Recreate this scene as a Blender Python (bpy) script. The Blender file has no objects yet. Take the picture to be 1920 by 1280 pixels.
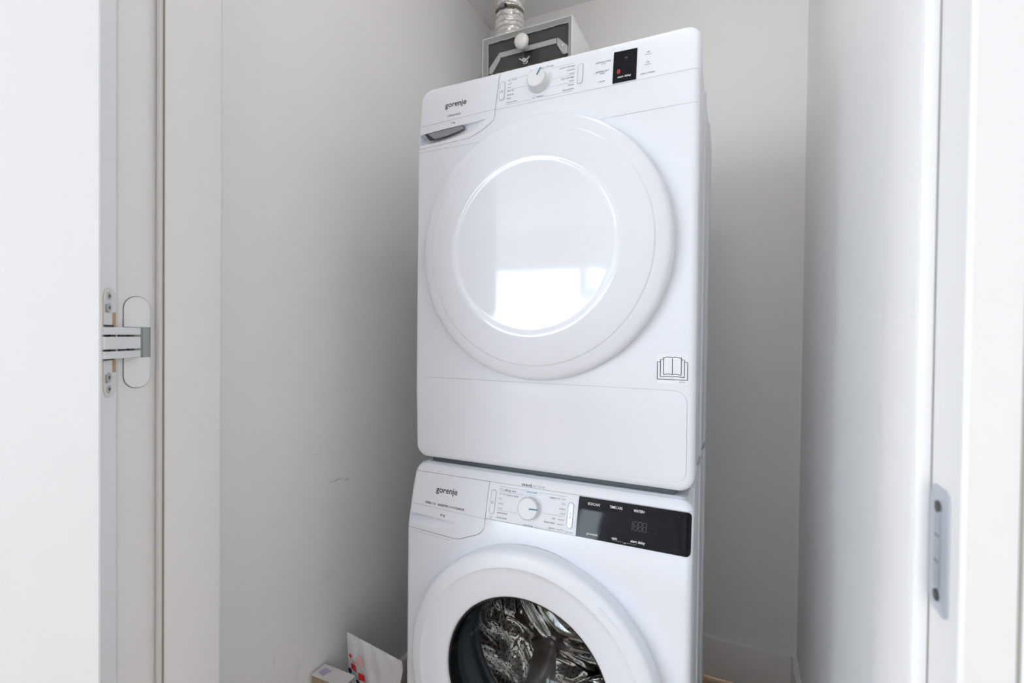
import bpy, bmesh, math, random
from mathutils import Vector, Matrix
from mathutils.geometry import delaunay_2d_cdt
random.seed(7)
sc = bpy.context.scene
C = sc.collection
PI = math.pi

# ------------------------------------------------------------------ camera
cam_d = bpy.data.cameras.new('camera')
cam = bpy.data.objects.new('camera', cam_d); C.objects.link(cam)
R_ = Vector((0.9070577, 0.42086426, 0.01093632)); U_ = Vector((-0.01512759, 0.00662155, 0.99986365)); F_ = Vector((-0.42073446, 0.90709946, -0.01237279))
M = Matrix.Identity(4)
for i in range(3):
    M[i][0] = R_[i]; M[i][1] = U_[i]; M[i][2] = -F_[i]
M[0][3], M[1][3], M[2][3] = 0.66209, -0.90205, 1.12579
cam.matrix_world = M
cam_d.sensor_width = 36.0
cam_d.lens = 903.39 / 1920 * 36
cam_d.clip_start = 0.02
cam_d.dof.use_dof = True; cam_d.dof.focus_distance = 1.0; cam_d.dof.aperture_fstop = 5.6
sc.camera = cam

# ------------------------------------------------------------------ world, daylight, exposure
w = bpy.data.worlds.new('overcast_sky'); sc.world = w; w.use_nodes = True
bgn = w.node_tree.nodes['Background']
bgn.inputs[0].default_value = (0.785, 0.875, 1.0, 1); bgn.inputs[1].default_value = 11.4
WX0, WX1, WZ0, WZ1, WY = -2.27, -0.66, 0.70, 2.02, -4.8
VY0, VY1, VZ0, VZ1, VX = -4.7, -1.9, 0.3, 2.25, -3.0        # unseen window added in the west wall of the hall as fill light
pl = bpy.data.lights.new('window_portal', 'AREA'); pl.shape = 'RECTANGLE'; pl.size = WX1 - WX0; pl.size_y = WZ1 - WZ0
pl.cycles.is_portal = True
po = bpy.data.objects.new('window_portal', pl); C.objects.link(po)
po.location = ((WX0 + WX1) / 2, WY - 0.12, (WZ0 + WZ1) / 2); po.rotation_euler = (PI / 2, 0, 0)
pl2 = bpy.data.lights.new('window_portal', 'AREA'); pl2.shape = 'RECTANGLE'; pl2.size = VY1 - VY0; pl2.size_y = VZ1 - VZ0
pl2.cycles.is_portal = True
po2 = bpy.data.objects.new('window_portal', pl2); C.objects.link(po2)
po2.location = (VX - 0.14, (VY0 + VY1) / 2, (VZ0 + VZ1) / 2); po2.rotation_euler = (PI / 2, 0, -PI / 2)
vs = sc.view_settings
vs.view_transform = 'Standard'; vs.look = 'None'; vs.gamma = 1.0; vs.exposure = 0.29
vs.use_curve_mapping = False
sc.cycles.use_denoising = True
sc.cycles.max_bounces = 14; sc.cycles.diffuse_bounces = 8; sc.cycles.glossy_bounces = 6
sc.cycles.transparent_max_bounces = 12; sc.cycles.transmission_bounces = 6
sc.cycles.caustics_reflective = False; sc.cycles.caustics_refractive = False
sc.cycles.sample_clamp_indirect = 8.0

# ------------------------------------------------------------------ materials
def pm(name, col, rough=0.5, metal=0.0, coat=0.0, spec=0.5, bump=None, mott=0.0, mscale=6.0):
    m = bpy.data.materials.new(name); m.use_nodes = True
    nt = m.node_tree; b = nt.nodes['Principled BSDF']
    b.inputs['Base Color'].default_value = (*col, 1); b.inputs['Roughness'].default_value = rough
    b.inputs['Metallic'].default_value = metal; b.inputs['Coat Weight'].default_value = coat
    b.inputs['Coat Roughness'].default_value = 0.03
    b.inputs['Specular IOR Level'].default_value = spec
    tc = nt.nodes.new('ShaderNodeTexCoord')
    if mott:
        n = nt.nodes.new('ShaderNodeTexNoise'); n.inputs['Scale'].default_value = mscale; n.inputs['Detail'].default_value = 4
        nt.links.new(tc.outputs['Object'], n.inputs['Vector'])
        mr = nt.nodes.new('ShaderNodeMapRange'); mr.inputs[3].default_value = 1 - mott; mr.inputs[4].default_value = 1 + mott
        nt.links.new(n.outputs[0], mr.inputs[0])
        mx = nt.nodes.new('ShaderNodeVectorMath'); mx.operation = 'SCALE'; mx.inputs[0].default_value = col
        nt.links.new(mr.outputs[0], mx.inputs['Scale']); nt.links.new(mx.outputs[0], b.inputs['Base Color'])
    if bump:
        sca, st, dist = bump
        n = nt.nodes.new('ShaderNodeTexNoise'); n.inputs['Scale'].default_value = sca; n.inputs['Detail'].default_value = 5
        nt.links.new(tc.outputs['Object'], n.inputs['Vector'])
        bp = nt.nodes.new('ShaderNodeBump'); bp.inputs['Strength'].default_value = st; bp.inputs['Distance'].default_value = dist
        nt.links.new(n.outputs[0], bp.inputs['Height']); nt.links.new(bp.outputs[0], b.inputs['Normal'])
    return m

MT = dict(
    enamel=pm('white_enamel', (0.815, 0.84, 0.895), 0.13, mott=0.004),
    panel=pm('satin_panel', (0.815, 0.84, 0.895), 0.5),
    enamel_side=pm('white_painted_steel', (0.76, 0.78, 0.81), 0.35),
    doorwhite=pm('white_gloss_plastic', (0.815, 0.84, 0.895), 0.06),
    ringwhite=pm('white_satin_plastic', (0.81, 0.835, 0.89), 0.33),
    knob=pm('knob_plastic', (0.80, 0.81, 0.83), 0.35),
    knobside=pm('knob_grip_plastic', (0.66, 0.67, 0.68), 0.4),
    seam=pm('dark_seam', (0.10, 0.10, 0.11), 0.7),
    seamlight=pm('grey_seam', (0.30, 0.31, 0.34), 0.7),
    print_dark=pm('dark_print', (0.02, 0.02, 0.03), 0.5),
    print_grey=pm('grey_print', (0.28, 0.30, 0.33), 0.5),
    print_mid=pm('mid_grey_print', (0.14, 0.15, 0.17), 0.5),
    print_teal=pm('teal_print', (0.05, 0.28, 0.36), 0.5),
    print_white=pm('white_print', (0.85, 0.87, 0.9), 0.5),
    print_red=pm('red_print', (0.75, 0.03, 0.03), 0.5),
    print_dim=pm('dim_digits', (0.075, 0.055, 0.055), 0.4),
    slot_grey=pm('grey_metal', (0.36, 0.38, 0.41), 0.3, metal=0.6),
    rubber=pm('grey_rubber', (0.05, 0.065, 0.075), 0.45, bump=(60, .15, .002)),
    darkgrey=pm('dark_grey_plastic', (0.09, 0.11, 0.13), 0.5),
    black=pm('black_plastic', (0.01, 0.01, 0.012), 0.4),
    chrome=pm('bright_screw_metal', (0.75, 0.76, 0.78), 0.25, metal=1.0),
    steelhub=pm('drum_back_steel', (0.76, 0.73, 0.70), 0.12, metal=1.0, bump=(7, .35, .02)),
    paddle=pm('paddle_grey_steel', (0.30, 0.285, 0.275), 0.28, metal=0.7),
    framep=pm('frame_paint', (0.70, 0.685, 0.67), 0.45, mott=0.01),
    leafp=pm('door_paint', (0.81, 0.82, 0.83), 0.4, mott=0.006),
    base=pm('baseboard_paint', (0.78, 0.77, 0.765), 0.4),
    brown=pm('brown_seam_shade', (0.27, 0.22, 0.17), 0.8),
    gasket=pm('gasket_grey', (0.62, 0.61, 0.58), 0.55),
    wood=pm('raw_wood', (0.50, 0.33, 0.19), 0.7),
    hinge=pm('hinge_coating', (0.70, 0.71, 0.71), 0.38),
    hingecap=pm('hinge_cover', (0.72, 0.715, 0.70), 0.42),
    hingedark=pm('hinge_shadow', (0.05, 0.05, 0.05), 0.6),
    pocket=pm('hinge_pocket', (0.30, 0.32, 0.31), 0.45),
    strike=pm('strike_metal', (0.50, 0.53, 0.58), 0.38, metal=0.55),
    boxwhite=pm('white_sheet_metal', (0.88, 0.88, 0.87), 0.4),
    tape=pm('aluminium_tape', (0.50, 0.50, 0.49), 0.42, metal=0.3, bump=(70, .5, .002), mott=.12, mscale=30),
    felt=pm('dark_felt', (0.07, 0.064, 0.062), 0.95, mott=.35, mscale=60, bump=(200, .4, .002)),
    tape_light=pm('creased_tape_edge', (0.66, 0.66, 0.66), 0.4, metal=0.3, bump=(90, .6, .002)),
    bracket=pm('white_bracket', (0.70, 0.70, 0.74), 0.4),
    porcelain=pm('white_knob', (0.85, 0.85, 0.84), 0.2, coat=.5),
    foil=pm('crinkled_foil', (0.78, 0.77, 0.75), 0.24, metal=0.72, bump=(75, 1.0, .005)),
    clamp=pm('clamp_band', (0.22, 0.20, 0.15), 0.5, metal=0.5),
    bag=pm('white_plastic_bag', (0.70, 0.71, 0.74), 0.3, bump=(14, .5, .01)),
    card=pm('cardboard', (0.42, 0.31, 0.21), 0.8),
    cardwhite=pm('white_card', (0.70, 0.68, 0.66), 0.7),
    bagblue=pm('blue_print', (0.03, 0.09, 0.35), 0.5), baglight=pm('light_blue_print', (0.10, 0.38, 0.60), 0.5),
    bagyellow=pm('yellow_print', (0.75, 0.60, 0.03), 0.5), bagpink=pm('pink_print', (0.72, 0.50, 0.48), 0.6),
    bagnavy=pm('navy_print', (0.01, 0.02, 0.10), 0.5), baggrey=pm('grey_lilac_print', (0.36, 0.36, 0.42), 0.5), bagsky=pm('pale_blue_print', (0.48, 0.60, 0.78), 0.5),
    winframe=pm('window_frame_paint', (0.62, 0.68, 0.76), 0.4),
    lilac=pm('lilac_scuff', (0.45, 0.40, 0.58), 0.7),
    wood_dark=pm('dark_recess_edge', (0.10, 0.07, 0.055), 0.8),
    gapfill=pm('shadow_gap_filler', (0.30, 0.30, 0.26), 0.8),
)

def wall_mat(name, col, marks=()):
    """painted plaster with fine roller grain; marks = scuffs (centre y, z, half-sizes, strength, colour)"""
    m = pm(name, col, 0.65, bump=(260, 0.12, 0.001))
    nt = m.node_tree; b = nt.nodes['Principled BSDF']
    tc = nt.nodes.new('ShaderNodeTexCoord')
    big = nt.nodes.new('ShaderNodeTexNoise'); big.inputs['Scale'].default_value = 2.2; big.inputs['Detail'].default_value = 3
    nt.links.new(tc.outputs['Object'], big.inputs['Vector'])
    mr = nt.nodes.new('ShaderNodeMapRange'); mr.inputs[3].default_value = .975; mr.inputs[4].default_value = 1.02
    nt.links.new(big.outputs[0], mr.inputs[0])
    sv = nt.nodes.new('ShaderNodeVectorMath'); sv.operation = 'SCALE'; sv.inputs[0].default_value = col
    nt.links.new(mr.outputs[0], sv.inputs['Scale'])
    cur = sv.outputs[0]
    if marks:
        wob = nt.nodes.new('ShaderNodeTexNoise'); wob.inputs['Scale'].default_value = 70; wob.inputs['Detail'].default_value = 3
        nt.links.new(tc.outputs['Object'], wob.inputs['Vector'])
    for (cy, cz, hy, hz, st, mc) in marks:
        mp = nt.nodes.new('ShaderNodeMapping'); mp.vector_type = 'POINT'
        mp.inputs['Scale'].default_value = (0, 1 / hy, 1 / hz); mp.inputs['Location'].default_value = (0, -cy / hy, -cz / hz)
        nt.links.new(tc.outputs['Object'], mp.inputs['Vector'])
        ln = nt.nodes.new('ShaderNodeVectorMath'); ln.operation = 'LENGTH'; nt.links.new(mp.outputs[0], ln.inputs[0])
        ad = nt.nodes.new('ShaderNodeMath'); ad.operation = 'MULTIPLY_ADD'; ad.inputs[1].default_value = 1.6; nt.links.new(wob.outputs[0], ad.inputs[0]); nt.links.new(ln.outputs['Value'], ad.inputs[2])
        rg = nt.nodes.new('ShaderNodeMapRange'); rg.inputs[1].default_value = 1.9; rg.inputs[2].default_value = 1.1; rg.inputs[3].default_value = 0; rg.inputs[4].default_value = st
        nt.links.new(ad.outputs[0], rg.inputs[0])
        mx = nt.nodes.new('ShaderNodeMix'); mx.data_type = 'RGBA'
        nt.links.new(rg.outputs[0], mx.inputs['Factor']); nt.links.new(cur, mx.inputs['A']); mx.inputs['B'].default_value = (*mc, 1)
        cur = mx.outputs['Result']
    nt.links.new(cur, b.inputs['Base Color'])
    return m

def speck_mat():
    m = pm('black_glass_with_dust', (0.003, 0.004, 0.006), 0.05, spec=0.2)
    nt = m.node_tree; b = nt.nodes['Principled BSDF']; tc = nt.nodes.new('ShaderNodeTexCoord')
    v = nt.nodes.new('ShaderNodeTexVoronoi'); v.inputs['Scale'].default_value = 330
    nt.links.new(tc.outputs['Object'], v.inputs['Vector'])
    r = nt.nodes.new('ShaderNodeMapRange'); r.inputs[1].default_value = .12; r.inputs[2].default_value = .05; nt.links.new(v.outputs['Distance'], r.inputs[0])
    n = nt.nodes.new('ShaderNodeTexNoise'); n.inputs['Scale'].default_value = 45; nt.links.new(tc.outputs['Object'], n.inputs['Vector'])
    r2 = nt.nodes.new('ShaderNodeMapRange'); r2.inputs[1].default_value = .52; r2.inputs[2].default_value = .72; nt.links.new(n.outputs[0], r2.inputs[0])
    mu = nt.nodes.new('ShaderNodeMath'); mu.operation = 'MULTIPLY'; nt.links.new(r.outputs[0], mu.inputs[0]); nt.links.new(r2.outputs[0], mu.inputs[1])
    mx = nt.nodes.new('ShaderNodeMix'); mx.data_type = 'RGBA'; mx.inputs['A'].default_value = (0.006, 0.007, 0.010, 1); mx.inputs['B'].default_value = (.5, .52, .56, 1)
    nt.links.new(mu.outputs[0], mx.inputs['Factor']); nt.links.new(mx.outputs['Result'], b.inputs['Base Color'])
    return m
MT['display'] = speck_mat()

def glass_mat(name, tint, edge=None, f0=.04, k=1.0):
    """thin glass: tinted see-through layer with a mirror layer that grows at grazing angles"""
    m = bpy.data.materials.new(name); m.use_nodes = True; nt = m.node_tree; N = nt.nodes.new; Lk = nt.links.new
    nt.nodes.remove(nt.nodes['Principled BSDF']); out = nt.nodes['Material Output']
    geo = N('ShaderNodeNewGeometry'); d = N('ShaderNodeVectorMath'); d.operation = 'DOT_PRODUCT'
    Lk(geo.outputs['Normal'], d.inputs[0]); Lk(geo.outputs['Incoming'], d.inputs[1])
    ab = N('ShaderNodeMath'); ab.operation = 'ABSOLUTE'; Lk(d.outputs['Value'], ab.inputs[0])
    om = N('ShaderNodeMath'); om.operation = 'SUBTRACT'; om.inputs[0].default_value = 1; Lk(ab.outputs[0], om.inputs[1])
    p5 = N('ShaderNodeMath'); p5.operation = 'POWER'; p5.inputs[1].default_value = 5; Lk(om.outputs[0], p5.inputs[0])
    ma = N('ShaderNodeMath'); ma.operation = 'MULTIPLY_ADD'; ma.inputs[1].default_value = (1 - f0) * k; ma.inputs[2].default_value = f0 * k; Lk(p5.outputs[0], ma.inputs[0])
    t = N('ShaderNodeBsdfTransparent'); t.inputs[0].default_value = (*tint, 1)
    if edge:
        p3 = N('ShaderNodeMath'); p3.operation = 'POWER'; p3.inputs[1].default_value = 1.6; Lk(om.outputs[0], p3.inputs[0])
        mc = N('ShaderNodeMix'); mc.data_type = 'RGBA'; mc.inputs['A'].default_value = (*tint, 1); mc.inputs['B'].default_value = (*edge, 1)
        Lk(p3.outputs[0], mc.inputs['Factor']); Lk(mc.outputs['Result'], t.inputs[0])
    g = N('ShaderNodeBsdfGlossy'); g.inputs['Roughness'].default_value = 0.02
    mx = N('ShaderNodeMixShader'); Lk(ma.outputs[0], mx.inputs[0]); Lk(t.outputs[0], mx.inputs[1]); Lk(g.outputs[0], mx.inputs[2])
    Lk(mx.outputs[0], out.inputs[0])
    return m
MT['pane'] = glass_mat('window_glass', (0.97, 0.985, 0.98))
MT['bowl'] = glass_mat('door_bowl_glass', (0.88, 0.91, 0.92), (0.16, 0.26, 0.31), .04, .8)
MT['acrylic'] = glass_mat('clear_acrylic', (0.93, 0.94, 0.94))

def drum_mat():
    m = pm('perforated_drum_steel', (0.78, 0.745, 0.71), 0.10, metal=1.0)
    nt = m.node_tree; b = nt.nodes['Principled BSDF']
    uv = nt.nodes.new('ShaderNodeUVMap')
    mp = nt.nodes.new('ShaderNodeMapping'); mp.inputs['Scale'].default_value = (110, 20, 1); nt.links.new(uv.outputs[0], mp.inputs[0])
    fr = nt.nodes.new('ShaderNodeVectorMath'); fr.operation = 'FRACTION'; nt.links.new(mp.outputs[0], fr.inputs[0])
    sb = nt.nodes.new('ShaderNodeVectorMath'); sb.operation = 'SUBTRACT'; sb.inputs[1].default_value = (.5, .5, 0); nt.links.new(fr.outputs[0], sb.inputs[0])
    ln = nt.nodes.new('ShaderNodeVectorMath'); ln.operation = 'LENGTH'; nt.links.new(sb.outputs[0], ln.inputs[0])
    r = nt.nodes.new('ShaderNodeMapRange'); r.inputs[1].default_value = .19; r.inputs[2].default_value = .14; nt.links.new(ln.outputs['Value'], r.inputs[0])
    mx = nt.nodes.new('ShaderNodeMix'); mx.data_type = 'RGBA'; mx.inputs['A'].default_value = (0.78, 0.745, 0.71, 1); mx.inputs['B'].default_value = (.01, .01, .012, 1)
    nt.links.new(r.outputs[0], mx.inputs['Factor']); nt.links.new(mx.outputs['Result'], b.inputs['Base Color'])
    return m
MT['drum'] = drum_mat()

def plank_mat():
    m = pm('oak_floor', (0.42, 0.27, 0.16), 0.4)
    nt = m.node_tree; b = nt.nodes['Principled BSDF']; tc = nt.nodes.new('ShaderNodeTexCoord')
    mp = nt.nodes.new('ShaderNodeMapping'); mp.inputs['Scale'].default_value = (1.2, 14, 1); nt.links.new(tc.outputs['Object'], mp.inputs[0])
    n = nt.nodes.new('ShaderNodeTexNoise'); n.inputs['Scale'].default_value = 5; n.inputs['Detail'].default_value = 8; nt.links.new(mp.outputs[0], n.inputs['Vector'])
    cr = nt.nodes.new('ShaderNodeValToRGB'); cr.color_ramp.elements[0].color = (.30, .18, .10, 1); cr.color_ramp.elements[1].color = (.52, .36, .22, 1)
    nt.links.new(n.outputs[0], cr.inputs[0]); nt.links.new(cr.outputs[0], b.inputs['Base Color'])
    return m
MT['plank'] = plank_mat()
scuff = (0.42, 0.40, 0.50)
PAINT = (0.83, 0.825, 0.82)
MT['wall_l'] = wall_mat('closet_paint_scuffed', PAINT, [
    (0.022, 0.753, 0.022, 0.004, .55, (0.38, 0.35, 0.48)), (0.055, 0.745, 0.012, 0.005, .3, scuff), (-0.05, 0.833, 0.012, 0.002, .35, (.4, .38, .42)),
    (-0.058, 0.638, 0.010, 0.002, .22, (.4, .38, .42)), (0.10, 0.80, 0.006, 0.012, .15, (.4, .38, .42)), (0.03, 0.98, 0.09, 0.01, .06, scuff),
    (0.0, 0.52, 0.03, 0.02, .08, scuff), (0.07, 0.40, 0.012, 0.004, .22, (.3, .3, .3)), (0.02, 1.19, 0.02, 0.025, .05, scuff), (-0.16, 0.40, 0.002, 0.025, .25, (.45, .44, .44)),
    (-0.10, 0.34, 0.01, 0.03, .14, scuff)])
MT['wall'] = wall_mat('closet_paint', PAINT)
MT['ceil'] = wall_mat('ceiling_paint', PAINT)
MT['room'] = wall_mat('room_paint', (0.80, 0.80, 0.80))

# ------------------------------------------------------------------ object helpers
ORI = {}
def org(p):
    return ORI.get(p.name, Vector((0, 0, 0))) if p else Vector((0, 0, 0))
def thing(name, label, cat, loc, group=None):
    o = bpy.data.objects.new(name, None); C.objects.link(o); o.location = loc
    o.empty_display_size = .05
    ORI[o.name] = Vector(loc)
    o['label'] = label; o['category'] = cat
    if group: o['group'] = group
    return o
def tag(o, label, cat, group=None):
    o['label'] = label; o['category'] = cat
    if group: o['group'] = group
    return o
def mk(name, verts, faces, mat, parent=None, smooth=False, auto=None, label=None, kind=None, uvs=None, normals=None, fixn=True):
    O = org(parent)
    me = bpy.data.meshes.new(name)
    me.from_pydata([(v[0] - O[0], v[1] - O[1], v[2] - O[2]) for v in verts], [], faces)
    if fixn:
        bm = bmesh.new(); bm.from_mesh(me); bmesh.ops.recalc_face_normals(bm, faces=bm.faces); bm.to_mesh(me); bm.free()
    if uvs:
        ul = me.uv_layers.new(name='UVMap')
        for li, l in enumerate(me.loops): ul.data[li].uv = uvs[l.vertex_index]
    me.materials.append(MT[mat])
    if smooth:
        me.polygons.foreach_set('use_smooth', [True] * len(me.polygons))
        if auto:
            me.set_sharp_from_angle(angle=math.radians(auto))
    if normals: me.normals_split_custom_set_from_vertices(normals)
    me.update()
    o = bpy.data.objects.new(name, me); C.objects.link(o)
    if parent: o.parent = parent; ORI[o.name] = O
    if label: o['label'] = label
    if kind: o['kind'] = kind
    return o
def boxgeo(lo, hi, bev=0.0, seg=2):
    bm = bmesh.new()
    bmesh.ops.create_cube(bm, size=1)
    for v in bm.verts:
        v.co = Vector([lo[i] + (v.co[i] + .5) * (hi[i] - lo[i]) for i in range(3)])
    if bev: bmesh.ops.bevel(bm, geom=list(bm.edges), offset=bev, segments=seg, profile=.5, affect='EDGES', clamp_overlap=True)
    vs_ = [tuple(v.co) for v in bm.verts]; bm.verts.index_update()
    fs = [[v.index for v in f.verts] for f in bm.faces]; bm.free()
    return vs_, fs
def box(name, lo, hi, mat, parent=None, bev=0.0, xf=None, **k):
    v, f = boxgeo(lo, hi, bev)
    if xf: v = [tuple(xf @ Vector(p)) for p in v]
    return mk(name, v, f, mat, parent, smooth=bev > 0, auto=35 if bev > 0 else None, **k)
def join(parts):
    V, Fs = [], []
    for v, f in parts:
        b = len(V); V += list(v); Fs += [[i + b for i in q] for q in f]
    return V, Fs
def lathe(prof, n=96, closed=False):
    """profile (r, y) turned around the y axis"""
    V, Fs = [], []
    for i in range(n):
        a = 2 * PI * i / n
        for r, y in prof: V.append((r * math.cos(a), y, r * math.sin(a)))
    m = len(prof)
    for i in range(n):
        j = (i + 1) % n
        for k in range(m - 1 + (1 if closed else 0)):
            k2 = (k + 1) % m
            q = [i * m + k, i * m + k2, j * m + k2, j * m + k]
            Fs.append(q)
    return V, Fs
def weld(V, Fs):
    bm = bmesh.new(); vv = [bm.verts.new(v) for v in V]
    for f in Fs:
        try: bm.faces.new([vv[i] for i in f])
        except ValueError: pass
    bmesh.ops.remove_doubles(bm, verts=bm.verts, dist=1e-6)
    bm.verts.index_update()
    o = [tuple(v.co) for v in bm.verts], [[v.index for v in f.verts] for f in bm.faces]; bm.free(); return o
def turned(name, prof, c, mat, parent, n=96, closed=False, rot=None, auto=40, **k):
    V, Fs = weld(*lathe(prof, n, closed))
    T = Matrix.Translation(c) @ (rot if rot else Matrix.Identity(4))
    return mk(name, [tuple(T @ Vector(v)) for v in V], Fs, mat, parent, smooth=True, auto=auto, **k)
def prism(poly, axis_a, axis_b, o, depth_vec):
    """polygon (a, b) in plane (axis_a, axis_b) at o, extruded by depth_vec"""
    A, B, O, D = Vector(axis_a), Vector(axis_b), Vector(o), Vector(depth_vec)
    n = len(poly)
    V = [tuple(O + A * p[0] + B * p[1]) for p in poly] + [tuple(O + A * p[0] + B * p[1] + D) for p in poly]
    Fs = [list(range(n)), list(range(2 * n - 1, n - 1, -1))] + [[i, (i + 1) % n, n + (i + 1) % n, n + i] for i in range(n)]
    return V, Fs
def tube(pts, r, n=10):
    V, Fs = [], []
    P = [Vector(p) for p in pts]
    for i, p in enumerate(P):
        t = (P[min(i + 1, len(P) - 1)] - P[max(i - 1, 0)]).normalized()
        u = t.cross(Vector((0, 0, 1)) if abs(t.z) < .9 else Vector((1, 0, 0))).normalized(); v = t.cross(u)
        for k in range(n):
            a = 2 * PI * k / n; V.append(tuple(p + (u * math.cos(a) + v * math.sin(a)) * r))
    for i in range(len(P) - 1):
        for k in range(n):
            Fs.append([i * n + k, i * n + (k + 1) % n, (i + 1) * n + (k + 1) % n, (i + 1) * n + k])
    Fs.append(list(range(n))); Fs.append(list(range(len(V) - n, len(V))))
    return V, Fs
def rrect(x0, x1, z0, z1, r, n=8, corners=(1, 1, 1, 1)):
    """rounded rectangle, anticlockwise from bottom left; corners bl, br, tr, tl"""
    out = []
    for (cx, cz, a0, on) in ((x0 + r, z0 + r, PI, corners[0]), (x1 - r, z0 + r, 1.5 * PI, corners[1]), (x1 - r, z1 - r, 0, corners[2]), (x0 + r, z1 - r, .5 * PI, corners[3])):
        if on:
            for i in range(n + 1):
                a = a0 + .5 * PI * i / n; out.append((cx + r * math.cos(a), cz + r * math.sin(a)))
        else:
            out.append((cx + (r if a0 in (1.5 * PI, 0) else -r), cz + (-r if a0 in (PI, 1.5 * PI) else r)))
    return out
def inpoly(p, poly):
    x, y = p; c = False; n = len(poly)
    for i in range(n):
        x1, y1 = poly[i]; x2, y2 = poly[i - 1]
        if (y1 > y) != (y2 > y) and x < (x2 - x1) * (y - y1) / (y2 - y1) + x1: c = not c
    return c
def pdist(p, poly):
    best = 9
    px, py = p
    for i in range(len(poly)):
        ax, ay = poly[i - 1]; bx, by = poly[i]
        dx, dy = bx - ax, by - ay; L = dx * dx + dy * dy
        t = 0 if L == 0 else max(0, min(1, ((px - ax) * dx + (py - ay) * dy) / L))
        d = math.hypot(px - ax - t * dx, py - ay - t * dy)
        if d < best: best = d
    return best
def dens(poly, step=.008, closed=True):
    out = []
    n = len(poly)
    for i in range(n if closed else n - 1):
        a, b = poly[i], poly[(i + 1) % n]
        L = math.hypot(b[0] - a[0], b[1] - a[1]); k = max(1, int(L / step))
        for j in range(k): out.append((a[0] + (b[0] - a[0]) * j / k, a[1] + (b[1] - a[1]) * j / k))
    if not closed: out.append(poly[-1])
    return out

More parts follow.
